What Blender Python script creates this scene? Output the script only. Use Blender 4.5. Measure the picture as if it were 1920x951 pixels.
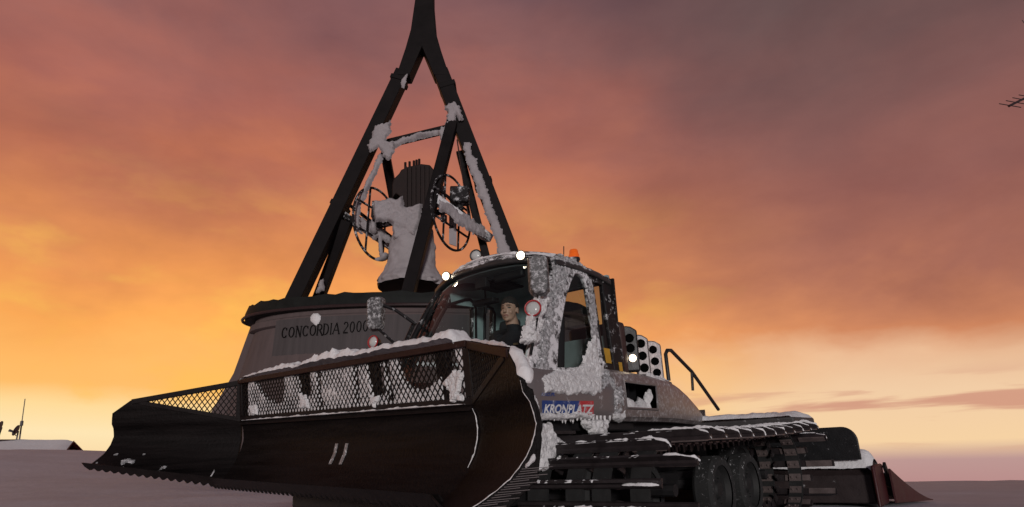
import bpy, bmesh, math, random
from mathutils import Vector, Matrix, noise
random.seed(7)
R = math.radians
for o in list(bpy.data.objects): bpy.data.objects.remove(o)
S = bpy.context.scene
C = S.collection

# ------------------------------------------------------------------ camera
EYE = 1.0
FPX, CX, CY = 1200.0, 960.0, 475.5
PITCH = math.atan((905 - CY) / FPX)
cam = bpy.data.cameras.new('camera'); camo = bpy.data.objects.new('camera', cam); C.objects.link(camo)
camo.location = (0, 0, EYE); camo.rotation_euler = (math.pi/2 + PITCH, 0, 0)
cam.sensor_width = 36; cam.lens = FPX/1920*36; cam.clip_end = 20000; cam.clip_start = .05
S.camera = camo
S.view_settings.view_transform = 'Standard'; S.view_settings.look = 'None'
S.view_settings.gamma = 1; S.view_settings.use_curve_mapping = False
S.view_settings.exposure = 0.0

def lin(h):
    h = h.lstrip('#'); out = []
    for i in (0, 2, 4):
        c = int(h[i:i+2], 16)/255
        out.append(c/12.92 if c <= .04045 else ((c+.055)/1.055)**2.4)
    return (*out, 1)

# ------------------------------------------------------------------ world: sunset sky with thin cloud
SUN_AZ = R(-29)
w = bpy.data.worlds.new('World'); S.world = w; w.use_nodes = True
nt = w.node_tree; N = nt.nodes; LK = nt.links; N.clear()
def nd(t, **k):
    n = N.new(t)
    for a, b in k.items(): setattr(n, a, b)
    return n
def mth(op, a, b=None, c=None, clamp=False):
    n = nd('ShaderNodeMath', operation=op, use_clamp=clamp)
    for i, v in enumerate((a, b, c)):
        if v is None: continue
        if isinstance(v, (int, float)): n.inputs[i].default_value = v
        else: LK.new(v, n.inputs[i])
    return n.outputs[0]
def smooth(v, lo, hi):
    n = nd('ShaderNodeMapRange', interpolation_type='SMOOTHSTEP')
    LK.new(v, n.inputs[0]); n.inputs[1].default_value = lo; n.inputs[2].default_value = hi
    return n.outputs[0]
def ramp(v, stops):
    n = nd('ShaderNodeValToRGB'); el = n.color_ramp.elements
    while len(el) > 1: el.remove(el[-1])
    el[0].position = stops[0][0]; el[0].color = lin(stops[0][1])
    for p, c in stops[1:]:
        e = el.new(p); e.color = lin(c)
    LK.new(v, n.inputs[0]); return n.outputs[0]
def mixc(f, a, b, mode='MIX'):
    n = nd('ShaderNodeMix', data_type='RGBA', blend_type=mode)
    for i, v in ((0, f), (6, a), (7, b)):
        if isinstance(v, (int, float)): n.inputs[i].default_value = v
        elif isinstance(v, tuple): n.inputs[i].default_value = v
        else: LK.new(v, n.inputs[i])
    return n.outputs[2]
tc = nd('ShaderNodeTexCoord'); DIR = tc.outputs['Generated']
sep = nd('ShaderNodeSeparateXYZ'); LK.new(DIR, sep.inputs[0])
X, Y, Z = sep.outputs
def wnoise(scale, stretch, detail=5, rough=.55, dist=0.0, off=(0, 0, 0)):
    mp = nd('ShaderNodeMapping'); LK.new(DIR, mp.inputs[0]); mp.inputs['Scale'].default_value = stretch
    mp.inputs['Location'].default_value = off
    n = nd('ShaderNodeTexNoise'); n.inputs['Scale'].default_value = scale; n.inputs['Detail'].default_value = detail
    n.inputs['Roughness'].default_value = rough; n.inputs['Distortion'].default_value = dist
    LK.new(mp.outputs[0], n.inputs['Vector']); return n.outputs[0]
big = wnoise(2.6, (1, 1, 2.4), 5, .5, .3, (17.9, 18.0, 11.5))
fine = wnoise(6.0, (1, 1, 2.2), 5, .52, .15, (.3, 14.9, 3.4))
hor = mth('SQRT', mth('ADD', mth('MULTIPLY', X, X), mth('MAXIMUM', mth('MULTIPLY', Y, Y), 1e-5)))
az = mth('DIVIDE', mth('ADD', mth('MULTIPLY', X, math.sin(SUN_AZ)), mth('MULTIPLY', Y, math.cos(SUN_AZ))), hor)
warp = mth('ADD', mth('MULTIPLY', mth('SUBTRACT', big, .5), .22), mth('MULTIPLY', mth('SUBTRACT', fine, .5), .10))
wz = mth('MULTIPLY', warp, smooth(Z, .06, .25))
el = mth('MAXIMUM', mth('ADD', Z, wz), 0.0)
near = ramp(el, [(0, '#f5cf9c'), (.06, '#ffe6b4'), (.090, '#ffdb9a'), (.118, '#ffbe6a'), (.21, '#feac59'), (.27, '#f09b58'), (.34, '#d58657'),
                 (.42, '#c27558'), (.50, '#a8665a'), (.58, '#8f5f5c'), (.68, '#76555a'), (1, '#453f4a')])
far = ramp(el, [(0, '#b98d8a'), (.028, '#bd9792'), (.05, '#f6d2a4'), (.11, '#f2cda6'), (.16, '#e9b993'), (.21, '#d08760'), (.29, '#a96c5a'),
                (.37, '#925e56'), (.48, '#835955'), (.62, '#665050'), (1, '#3f3b44')])
back = ramp(el, [(0, '#5c5560'), (.2, '#514d59'), (.5, '#46444f'), (1, '#403f49')])
col = mixc(smooth(az, .50, 1.0), far, near)
col = mixc(smooth(az, -.35, .42), back, col)
# lit cloud patches in the sun half of the sky
patch = mth('MULTIPLY', smooth(fine, .48, .68), mth('MULTIPLY', smooth(az, .55, .95), mth('SUBTRACT', 1, smooth(Z, .20, .48))))
col = mixc(mth('MULTIPLY', patch, .60), col, lin('#ffc25a'))
# darker undersides of cloud
dk = mth('MULTIPLY', smooth(big, .50, .72), mth('MULTIPLY', smooth(Z, .16, .36), .12))
col = mixc(dk, col, lin('#74504f'))
mot = wnoise(4.6, (1, 1, 2.0), 6, .58, .2, (6.0, 13.3, 10.5))
motv = mth('MULTIPLY_ADD', mth('MULTIPLY', mth('SUBTRACT', mot, .5), smooth(Z, .10, .24)), .55, 1.0)
col = mixc(1.0, col, nd('ShaderNodeCombineColor').outputs[0], 'MULTIPLY')
MULN = [q for q in N if q.bl_idname == 'ShaderNodeCombineColor'][0]
LK.new(motv, MULN.inputs[0]); LK.new(mth('POWER', motv, 1.15), MULN.inputs[1]); LK.new(motv, MULN.inputs[2])
# long low cloud bars just above the horizon
strk = wnoise(3.0, (1, 1, 11), 5, .5, .3, (2.0, .6, 1.1))
bars = mth('MULTIPLY', smooth(strk, .47, .57), mth('MULTIPLY', smooth(Z, .03, .06), mth('SUBTRACT', 1, smooth(Z, .10, .15))))
col = mixc(mth('MULTIPLY', mth('MULTIPLY', bars, .8), mth('SUBTRACT', 1, smooth(az, .55, .95))), col, lin('#cd8f7a'))
bg = nd('ShaderNodeBackground'); LK.new(col, bg.inputs[0]); bg.inputs[1].default_value = 1.0
wo = nd('ShaderNodeOutputWorld'); LK.new(bg.outputs[0], wo.inputs[0])

# ------------------------------------------------------------------ sun lamp (soft key light from behind the photographer, standing in for the camera flash)
sl = bpy.data.lights.new('flash_key', 'SUN'); sl.energy = 1.5; sl.angle = R(8); sl.color = (1.0, .95, .93)
so = bpy.data.objects.new('flash_key', sl); C.objects.link(so)
sd = Vector((math.sin(R(4))*math.cos(R(6)), -math.cos(R(4))*math.cos(R(6)), math.sin(R(6))))   # towards the light
so.rotation_euler = sd.to_track_quat('Z', 'Y').to_euler()

# ------------------------------------------------------------------ photo pixel helpers
RGT = Vector((1, 0, 0)); FWD = Vector((0, math.cos(PITCH), math.sin(PITCH))); UPV = Vector((0, -math.sin(PITCH), math.cos(PITCH)))
CAMP = Vector((0, 0, EYE))
def ray(px, py): return FWD + RGT*((px-CX)/FPX) + UPV*((CY-py)/FPX)
def pixY(px, py, y):                      # point on the vertical plane y = const
    d = ray(px, py); return CAMP + d*(y/d.y)
def frame(yaw, pitch, roll):
    a, p, r = R(yaw), R(pitch), R(roll)
    L0 = Vector((math.cos(a), -math.sin(a), 0)); B0 = Vector((math.sin(a), math.cos(a), 0)); U0 = Vector((0, 0, 1))
    B = B0*math.cos(p) + U0*math.sin(p); U1 = U0*math.cos(p) - B0*math.sin(p)
    return B, L0*math.cos(r) + U1*math.sin(r), U1*math.cos(r) - L0*math.sin(r)
VB, VL, VU = frame(38.165, 3.501, .491)
VO = Vector((-.644, 5.21, -.535 + EYE))
GM = Matrix(((-VB.x, VL.x, VU.x, VO.x), (-VB.y, VL.y, VU.y, VO.y), (-VB.z, VL.z, VU.z, VO.z), (0, 0, 0, 1)))
GI = GM.inverted()
def v(b, l, u): return Vector((-b, l, u))                    # groomer space: back, left, up
def vpix(px, py, ax, val):                                   # pixel -> groomer space on b / l / u = const
    o = GI @ CAMP; d = GI.to_3x3() @ ray(px, py)
    if ax == 0: val = -val
    return o + d*((val - o[ax])/d[ax])

# ------------------------------------------------------------------ materials
MATS = {}
SNOWC = (.80, .79, .81, 1)
def M(name, col, rough=.6, metal=0.0, var=.2, vs=9, snow=0.0, ss=7, up=0.0, bump=.15, bs=60, stretch=None, soft=.06, spec=.5, emit=None):
    if name in MATS: return MATS[name]
    m = bpy.data.materials.new(name); MATS[name] = m; m.use_nodes = True
    t = m.node_tree; n = t.nodes; l = t.links; bs_ = n['Principled BSDF']
    bs_.inputs['Roughness'].default_value = rough; bs_.inputs['Metallic'].default_value = metal
    bs_.inputs['Specular IOR Level'].default_value = spec
    tcn = n.new('ShaderNodeTexCoord'); vec = tcn.outputs['Object']
    if stretch:
        mp = n.new('ShaderNodeMapping'); mp.inputs['Scale'].default_value = stretch; l.new(vec, mp.inputs[0]); vec1 = mp.outputs[0]
    else: vec1 = vec
    def noi(sc, det=6, ro=.6, vv=vec):
        q = n.new('ShaderNodeTexNoise'); q.inputs['Scale'].default_value = sc; q.inputs['Detail'].default_value = det
        q.inputs['Roughness'].default_value = ro; l.new(vv, q.inputs['Vector']); return q.outputs[0]
    a = noi(vs, 6, .65, vec1)
    mr = n.new('ShaderNodeMapRange'); l.new(a, mr.inputs[0]); mr.inputs[1].default_value = .3; mr.inputs[2].default_value = .7
    mx = n.new('ShaderNodeMix'); mx.data_type = 'RGBA'; l.new(mr.outputs[0], mx.inputs[0])
    mx.inputs[6].default_value = (*[c*(1-var) for c in col[:3]], 1); mx.inputs[7].default_value = (*[min(1, c*(1+var)) for c in col[:3]], 1)
    cout = mx.outputs[2]
    rr = n.new('ShaderNodeMapRange'); l.new(a, rr.inputs[0]); rr.inputs[3].default_value = max(.03, rough-.12); rr.inputs[4].default_value = min(1, rough+.15)
    rout = rr.outputs[0]
    bn = noi(bs, 4, .6)
    h = bn
    if snow or up:
        s = noi(ss, 12, .76)
        if up:
            g = n.new('ShaderNodeNewGeometry'); sx = n.new('ShaderNodeSeparateXYZ'); l.new(g.outputs['Normal'], sx.inputs[0])
            mm = n.new('ShaderNodeMath'); mm.operation = 'MULTIPLY_ADD'; l.new(sx.outputs[2], mm.inputs[0]); mm.inputs[1].default_value = up; l.new(s, mm.inputs[2]); s = mm.outputs[0]
        sm = n.new('ShaderNodeMapRange'); sm.interpolation_type = 'SMOOTHSTEP'; l.new(s, sm.inputs[0])
        sm.inputs[1].default_value = 1-snow-soft; sm.inputs[2].default_value = 1-snow+soft
        m2 = n.new('ShaderNodeMix'); m2.data_type = 'RGBA'; l.new(sm.outputs[0], m2.inputs[0]); l.new(cout, m2.inputs[6]); m2.inputs[7].default_value = SNOWC
        cout = m2.outputs[2]
        m3 = n.new('ShaderNodeMix'); l.new(sm.outputs[0], m3.inputs[0]); l.new(rout, m3.inputs[2]); m3.inputs[3].default_value = .85; rout = m3.outputs[0]
        m4 = n.new('ShaderNodeMath'); m4.operation = 'MULTIPLY_ADD'; l.new(sm.outputs[0], m4.inputs[0]); m4.inputs[1].default_value = 1.5; l.new(bn, m4.inputs[2]); h = m4.outputs[0]
        if metal:
            m5 = n.new('ShaderNodeMix'); l.new(sm.outputs[0], m5.inputs[0]); m5.inputs[2].default_value = metal; m5.inputs[3].default_value = 0; l.new(m5.outputs[0], bs_.inputs['Metallic'])
    l.new(cout, bs_.inputs['Base Color']); l.new(rout, bs_.inputs['Roughness'])
    if bump:
        bp = n.new('ShaderNodeBump'); bp.inputs['Strength'].default_value = bump; bp.inputs['Distance'].default_value = .02
        l.new(h, bp.inputs['Height']); l.new(bp.outputs[0], bs_.inputs['Normal'])
    if emit:
        bs_.inputs['Emission Color'].default_value = (*emit[0], 1); bs_.inputs['Emission Strength'].default_value = emit[1]
    return m
def glass(name, tint=(.8, .88, .87), refl=1.45):
    m = bpy.data.materials.new(name); MATS[name] = m; m.use_nodes = True
    t = m.node_tree; n = t.nodes; l = t.links; n.remove(n['Principled BSDF'])
    tr = n.new('ShaderNodeBsdfTransparent'); tr.inputs[0].default_value = (*tint, 1)
    gl = n.new('ShaderNodeBsdfGlossy'); gl.inputs['Roughness'].default_value = .03
    lw = n.new('ShaderNodeLayerWeight'); lw.inputs[0].default_value = .5
    pw_ = n.new('ShaderNodeMath'); pw_.operation = 'POWER'; l.new(lw.outputs['Facing'], pw_.inputs[0]); pw_.inputs[1].default_value = 4.0
    fr = n.new('ShaderNodeMath'); fr.operation = 'MULTIPLY_ADD'; l.new(pw_.outputs[0], fr.inputs[0]); fr.inputs[1].default_value = refl; fr.inputs[2].default_value = .03
    mx = n.new('ShaderNodeMixShader'); l.new(fr.outputs[0], mx.inputs[0]); l.new(tr.outputs[0], mx.inputs[1]); l.new(gl.outputs[0], mx.inputs[2])
    l.new(mx.outputs[0], n['Material Output'].inputs[0]); return m

snow_m = M('snow', (.86, .85, .86), .75, var=.06, vs=6, bump=.5, bs=26, spec=.3)
ice_m = M('wind packed snow', (.80, .785, .79), .6, var=.18, vs=26, bump=.9, bs=55, spec=.4)
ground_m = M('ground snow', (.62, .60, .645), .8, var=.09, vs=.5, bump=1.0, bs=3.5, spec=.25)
black_m = M('black paint', (.018, .017, .018), .45, var=.3, snow=.30, ss=14)
blade_m = M('blade steel', (.0085, .0066, .0066), .55, spec=.10, var=.7, vs=3, stretch=(.5, .5, 9), bump=.3, bs=40, snow=.235, ss=26)
bladefr_m = M('blade frame steel', (.012, .009, .009), .55, spec=.2, var=.4, vs=14, snow=.27, ss=16)
rust_m = M('rusty blade rail', (.030, .013, .011), .6, spec=.2, var=.4, vs=18, snow=.30, ss=18)
screen_m = M('screen steel', (.010, .008, .008), .55, spec=.2, var=.3, vs=20, snow=.24, ss=22)
silver_m = M('silver paint', (.20, .175, .175), .38, metal=.25, var=.08, vs=4, snow=.36, ss=6, bump=.06)
hood_m = M('hood paint', (.20, .165, .16), .35, metal=.25, var=.08, vs=4, snow=.40, ss=22, bump=.08, soft=.14)
pillar_m = M('cab black trim', (.011, .010, .011), .5, spec=.25, var=.3, snow=.40, ss=12)
frost_m = M('frosted pillar trim', (.02, .02, .021), .5, var=.3, snow=.53, ss=11)
roof_m = M('cab roof paint', (.03, .029, .03), .4, var=.3, snow=.36, ss=8, up=.20)
mirror_m = M('mirror housing', (.060, .057, .059), .5, var=.2, snow=.43, ss=34, soft=.12)
inter_m = M('cab lining', (.31, .395, .39), .7, var=.12, vs=5, bump=.05)
ceil_m = M('cab ceiling lining', (.31, .395, .39), .7, var=.12, vs=5, bump=.05)
dark_m = M('dark plastic', (.009, .009, .010), .6, var=.3, spec=.25)
hole_m = M('painted hole shade', (.003, .003, .003), .9, var=.1, spec=.02)  # near-black colour stands in for the shade inside the open ports
seat_m = M('seat fabric', (.022, .023, .026), .9, var=.2, vs=40)
crust_m = M('broken rime', (.045, .043, .045), .6, var=.2, snow=.60, ss=34, soft=.18, bump=.9, bs=60)
rubber_m = M('track rubber', (.014, .014, .014), .8, var=.4, snow=.30, ss=26)
grouser_m = M('grouser aluminium', (.030, .024, .025), .45, metal=.2, spec=.4, var=.35, vs=12, snow=.26, ss=18, up=.0)
wheel_m = M('wheel steel', (.013, .013, .013), .7, var=.4, snow=.24, ss=12)
tyre_m = M('tyre rubber', (.02, .02, .02), .85, var=.3, snow=.36, ss=26)
chassis_m = M('chassis black', (.012, .011, .012), .6, var=.4, snow=.30, ss=10, up=.05)
tower_m = M('tower steel', (.012, .0095, .0098), .6, spec=.10, var=.3, vs=1.2, bump=.1, bs=8, snow=.20, ss=1.6)
towersn_m = M('tower steel with rime', (.012, .0095, .0098), .6, spec=.10, var=.3, vs=1.2, snow=.50, ss=.9, bump=.2, bs=8)
conc_m = M('pedestal concrete', (.105, .078, .077), .85, var=.16, vs=1.1, stretch=(3, 3, .35), bump=.2, bs=5)
concd_m = M('pedestal panel concrete', (.070, .060, .061), .8, var=.22, vs=1.3, stretch=(4, 4, .3), bump=.2, bs=5)
rim_m = M('pedestal rim copper', (.013, .0145, .0135), .6, spec=.15, var=.4, vs=1.5, bump=.3, bs=6)
bronze_m = M('bell bronze', (.022, .013, .012), .55, spec=.15, var=.3, vs=1.5, snow=.22, ss=2)
rime_m = M('rime snow on bell', (.36, .325, .335), .8, var=.12, vs=2, bump=.8, bs=5)
rimed_m = M('steel with rime', (.018, .015, .016), .6, spec=.15, var=.3, vs=3, snow=.42, ss=3)
letter_m = M('letter bronze', (.008, .007, .007), .6, var=.2, spec=.1)
orange_m = M('beacon lens', (.75, .12, .015), .25, var=.1, bump=0, emit=((1, .16, .01), .25))
redring_m = M('red lamp ring', (.45, .03, .035), .4, var=.2, snow=.22, ss=30)
red_m = M('red tiller comb', (.050, .008, .009), .5, var=.3, vs=6, snow=.24, ss=6)
redknob_m = M('red grip', (.5, .02, .025), .4, var=.1)
lens_m = M('lamp glass', (.55, .56, .55), .15, var=.1, bump=0)
lit_m = M('lit lamp glass', (1, .95, .85), .3, var=0, bump=0, emit=((1, .80, .55), 5))
core_m = M('lit lamp bulb', (1, .95, .85), .3, var=0, bump=0, emit=((1, .90, .74), 60))
litam_m = M('lit marker lamp', (1, .5, .1), .3, var=0, bump=0, emit=((1, .45, .08), 5))
yellow_m = M('yellow sticker', (.55, .30, .03), .5, var=.1, snow=.25, ss=20)
white_m = M('white print', (.72, .72, .73), .5, var=.05)
blue_m = M('blue print', (.015, .055, .24), .5, var=.1, snow=.36, ss=14, soft=.12)
redp_m = M('red print', (.55, .04, .05), .5, var=.1, snow=.38, ss=14, soft=.12)
wood_m = M('hut gable wood', (.12, .035, .022), .7, var=.3, vs=3)
grey_m = M('aerial grey metal', (.10, .09, .09), .5, var=.2)
aerial_m = M('aerial dark metal', (.03, .014, .014), .5, var=.2)
skin_m = M('skin', (.50, .29, .21), .5, var=.08, bump=.03)
hair_m = M('hair', (.022, .016, .013), .8, var=.3, vs=60)
cloth_m = M('dark jacket', (.010, .010, .013), .85, var=.25, vs=30)
eye_m = M('eyes and brows', (.02, .015, .012), .4, var=.1)
lip_m = M('lips', (.34, .13, .11), .5, var=.1)
wind_m = glass('windscreen glass', (.84, .92, .91), .45)
side_m = glass('side window glass', (.62, .66, .65), .40)

# ------------------------------------------------------------------ mesh builder
def nz(p, s=1.0, seed=0.0): return noise.noise(Vector((p[0]*s+seed, p[1]*s+seed*1.7, p[2]*s-seed)))
class MB:
    def __init__(s): s.v = []; s.f = []; s.mi = []; s.cur = 0
    def add(s, vs, fs):
        o = len(s.v); s.v += [Vector(p) for p in vs]
        for f in fs: s.f.append([i+o for i in f]); s.mi.append(s.cur)
    def box(s, c, d, rot=None):
        c = Vector(c); P = []
        for sx in (-1, 1):
            for sy in (-1, 1):
                for sz in (-1, 1):
                    q = Vector((sx*d[0]/2, sy*d[1]/2, sz*d[2]/2)); P.append(c + (rot @ q if rot else q))
        s.add(P, [(0, 1, 3, 2), (4, 6, 7, 5), (0, 4, 5, 1), (2, 3, 7, 6), (0, 2, 6, 4), (1, 5, 7, 3)]); return s
    def prism(s, poly, off):                          # poly: list of 3D points, off: extrusion vector
        n = len(poly); off = Vector(off); P = [Vector(p) for p in poly]
        s.add(P + [p+off for p in P], [list(range(n))[::-1], list(range(n, 2*n))] + [(i, (i+1) % n, (i+1) % n+n, i+n) for i in range(n)]); return s
    def beam(s, p, q, w, d, ref=(0, 1, 0), w2=None, d2=None):
        p, q = Vector(p), Vector(q); a = (q-p).normalized(); sd_ = a.cross(Vector(ref)).normalized(); dd = sd_.cross(a)
        w2 = w2 or w; d2 = d2 or d; P = []
        for c, ww, de in ((p, w, d), (q, w2, d2)):
            for x, y in ((-1, -1), (1, -1), (1, 1), (-1, 1)): P.append(c + sd_*x*ww/2 + dd*y*de/2)
        s.add(P, [(3, 2, 1, 0), (4, 5, 6, 7)] + [(i, (i+1) % 4, (i+1) % 4+4, i+4) for i in range(4)]); return s
    def tube(s, path, r, n=8, closed=False):
        path = [Vector(p) for p in path]; m = len(path); rr = r if isinstance(r, (list, tuple)) else [r]*m
        rings = []; up = None
        for i, p in enumerate(path):
            a = path[(i+1) % m] - path[i-1] if closed else path[min(i+1, m-1)] - path[max(i-1, 0)]
            a.normalize()
            if up is None: up = a.orthogonal().normalized()
            up = (up - a*up.dot(a)).normalized(); sd_ = a.cross(up)
            rings.append([p + (up*math.cos(2*math.pi*k/n) + sd_*math.sin(2*math.pi*k/n))*rr[i] for k in range(n)])
        s.loft(rings, closed_ring=True, caps=not closed, wrap=closed); return s
    def loft(s, rings, closed_ring=True, caps=True, wrap=False):
        n = len(rings[0]); m = len(rings); P = [p for r in rings for p in r]; F = []
        for i in range(m if wrap else m-1):
            for k in range(n if closed_ring else n-1):
                F.append((i*n+k, i*n+(k+1) % n, ((i+1) % m)*n+(k+1) % n, ((i+1) % m)*n+k))
        if caps and not wrap: F += [tuple(range(n))[::-1], tuple(range((m-1)*n, m*n))]
        s.add(P, F); return s
    def grid(s, fn, nu, nv, skip=None):
        P = [fn(i/nu, j/nv) for j in range(nv+1) for i in range(nu+1)]; F = []
        for j in range(nv):
            for i in range(nu):
                if skip and skip(i, j): continue
                a = j*(nu+1)+i; F.append((a, a+1, a+nu+2, a+nu+1))
        s.add(P, F); return s
    def slab(s, fn, nu, nv, off):                      # closed sheet: fn(u,v) and offset vector (or function)
        A = [fn(i/nu, j/nv) for j in range(nv+1) for i in range(nu+1)]
        Bp = [p + (off(p) if callable(off) else Vector(off)) for p in A]; n = len(A); F = []
        for j in range(nv):
            for i in range(nu):
                a = j*(nu+1)+i; q = (a, a+1, a+nu+2, a+nu+1); F.append(q); F.append(tuple(x+n for x in q[::-1]))
        edge = [i for i in range(nu+1)] + [j*(nu+1)+nu for j in range(1, nu*0+nv+1)] + [nv*(nu+1)+i for i in range(nu-1, -1, -1)] + [j*(nu+1) for j in range(nv-1, 0, -1)]
        for k in range(len(edge)):
            a, b = edge[k], edge[(k+1) % len(edge)]; F.append((b, a, a+n, b+n))
        s.add(A+Bp, F); return s
    def ellipsoid(s, c, r, rot=None, nu=16, nv=10):
        c = Vector(c); P = []; F = []
        for j in range(nv+1):
            th = math.pi*j/nv
            for i in range(nu):
                ph = 2*math.pi*i/nu; q = Vector((r[0]*math.sin(th)*math.cos(ph), r[1]*math.sin(th)*math.sin(ph), r[2]*math.cos(th)))
                P.append(c + (rot @ q if rot else q))
        for j in range(nv):
            for i in range(nu): F.append((j*nu+i, (j+1)*nu+i, (j+1)*nu+(i+1) % nu, j*nu+(i+1) % nu))
        s.add(P, F); return s
    def lathe(s, c, ax, prof, n=24, caps=True):        # prof: (distance along axis, radius)
        c = Vector(c); ax = Vector(ax).normalized(); a = ax.orthogonal().normalized(); b = ax.cross(a)
        s.loft([[c + ax*h + (a*math.cos(2*math.pi*k/n) + b*math.sin(2*math.pi*k/n))*max(r, 1e-4) for k in range(n)] for h, r in prof], caps=caps); return s
    def mesh(s, name, mats, smooth=30):
        me = bpy.data.meshes.new(name); me.from_pydata([tuple(p) for p in s.v], [], s.f)
        for m in (mats if isinstance(mats, (list, tuple)) else [mats]): me.materials.append(m)
        if any(s.mi): me.polygons.foreach_set('material_index', s.mi)
        bm = bmesh.new(); bm.from_mesh(me); bmesh.ops.remove_doubles(bm, verts=bm.verts, dist=1e-5)
        bmesh.ops.recalc_face_normals(bm, faces=bm.faces); bm.to_mesh(me); bm.free()
        if smooth:
            me.polygons.foreach_set('use_smooth', [True]*len(me.polygons)); me.set_sharp_from_angle(angle=R(smooth))
        return me
    def build(s, name, mats, parent=None, smooth=30, bevel=0):
        o = bpy.data.objects.new(name, s.mesh(name, mats, smooth)); C.objects.link(o)
        if parent: o.parent = parent
        if bevel:
            b = o.modifiers.new('bevel', 'BEVEL'); b.width = bevel; b.segments = 2; b.limit_method = 'ANGLE'; b.angle_limit = R(40)
        return o
def tag(o, label=None, cat=None, group=None, kind=None):
    for k, x in (('label', label), ('category', cat), ('group', group), ('kind', kind)):
        if x: o[k] = x
    return o
def empty(name, loc=(0, 0, 0)):
    o = bpy.data.objects.new(name, None); C.objects.link(o); o.location = loc; o.empty_display_size = .2; return o
def crust(fn, nu, nv, th, mask0, rough=9.0, seed=1.0, holes=0.0, hs=20.0):
    """lumpy layer of snow on a surface fn(u,v)->(point, normal); mask(u,v) > 0 where snow lies"""
    mb = MB(); idx = {}; P = []; mask = mask0 if not holes else (lambda u, w_, p: min(mask0(u, w_, p), .6) - holes*max(0, .15+nz(p, hs, seed+11)+.6*nz(p, hs*2.6, seed+3)))
    def vert(i, j):
        if (i, j) in idx: return idx[(i, j)]
        u, w_ = i/nu, j/nv; p, n = fn(u, w_); m = mask(u, w_, p)
        h = th*(min(1, max(m, 0)*2.2)**.5)*(.75+.5*nz(p, rough*.6, seed)+.25*nz(p, rough*2.0, seed+4)+.12*nz(p, rough*5, seed+2)) if m > 0 else -.012
        P.append(p + n*h); idx[(i, j)] = len(P)-1; return idx[(i, j)]
    F = []
    for j in range(nv):
        for i in range(nu):
            c = [(i, j), (i+1, j), (i+1, j+1), (i, j+1)]
            if max(mask(a/nu, b/nv, fn(a/nu, b/nv)[0]) for a, b in c) > 0: F.append([vert(a, b) for a, b in c])
    mb.add(P, F); return mb
def ridge(mb, path, wd, ht, up=Vector((0, 0, 1)), nseg=10, seed=0.0, rough=7.0, step=None):
    """ridge of snow lying along a path (half-round lumpy section)"""
    path = [Vector(p) for p in path]; pts = []
    step = step or max(.012, wd*.25)
    for a, b in zip(path[:-1], path[1:]):
        k = max(1, int((b-a).length/step)); pts += [a.lerp(b, i/k) for i in range(k)]
    pts.append(path[-1]); rings = []; n = len(pts)
    for i, p in enumerate(pts):
        a = (pts[min(i+1, n-1)]-pts[max(i-1, 0)]).normalized(); sd_ = a.cross(up).normalized(); uu = sd_.cross(a)
        e = min(1, .35+4*min(i, n-1-i)/n)
        w_ = wd*(.8+.5*nz(p, rough, seed))*e; h_ = ht*max(.25, .8+.9*nz(p, rough, seed+9)+.4*nz(p, rough*3, seed+5))*e
        ring = []
        for k in range(nseg):
            t = 2*math.pi*k/nseg; x, y = math.cos(t), math.sin(t)
            q = p + sd_*x*w_/2 + uu*(y*h_ if y > 0 else y*h_*.25)
            ring.append(q + (q-p)*(.35*nz(q, rough*2.2, seed+2)+.28*nz(q, rough*6, seed+7)))
        rings.append(ring)
    mb.loft(rings); return mb
def inpoly(x, y, poly):
    c = False; j = len(poly)-1
    for i in range(len(poly)):
        if (poly[i][1] > y) != (poly[j][1] > y) and x < (poly[j][0]-poly[i][0])*(y-poly[i][1])/(poly[j][1]-poly[i][1])+poly[i][0]: c = not c
        j = i
    return c
def polydist(x, y, poly):                              # signed distance, positive inside
    d = 1e9
    for i in range(len(poly)):
        ax, ay = poly[i]; bx, by = poly[(i+1) % len(poly)]; dx, dy = bx-ax, by-ay
        t = max(0, min(1, ((x-ax)*dx+(y-ay)*dy)/(dx*dx+dy*dy+1e-12))); d = min(d, math.hypot(x-ax-t*dx, y-ay-t*dy))
    return d if inpoly(x, y, poly) else -d
def text_mesh(txt, size, extrude=.002, shear=0.0, bold=0.0, align='LEFT'):
    cu = bpy.data.curves.new('lettering', 'FONT'); cu.body = txt; cu.size = size; cu.extrude = extrude; cu.shear = shear; cu.offset = bold; cu.align_x = align; cu.resolution_u = 3
    o = bpy.data.objects.new('lettering', cu); C.objects.link(o)
    dg = bpy.context.evaluated_depsgraph_get(); dg.update(); me = bpy.data.meshes.new_from_object(o.evaluated_get(dg))
    bpy.data.objects.remove(o); bpy.data.curves.remove(cu); return me

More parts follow.
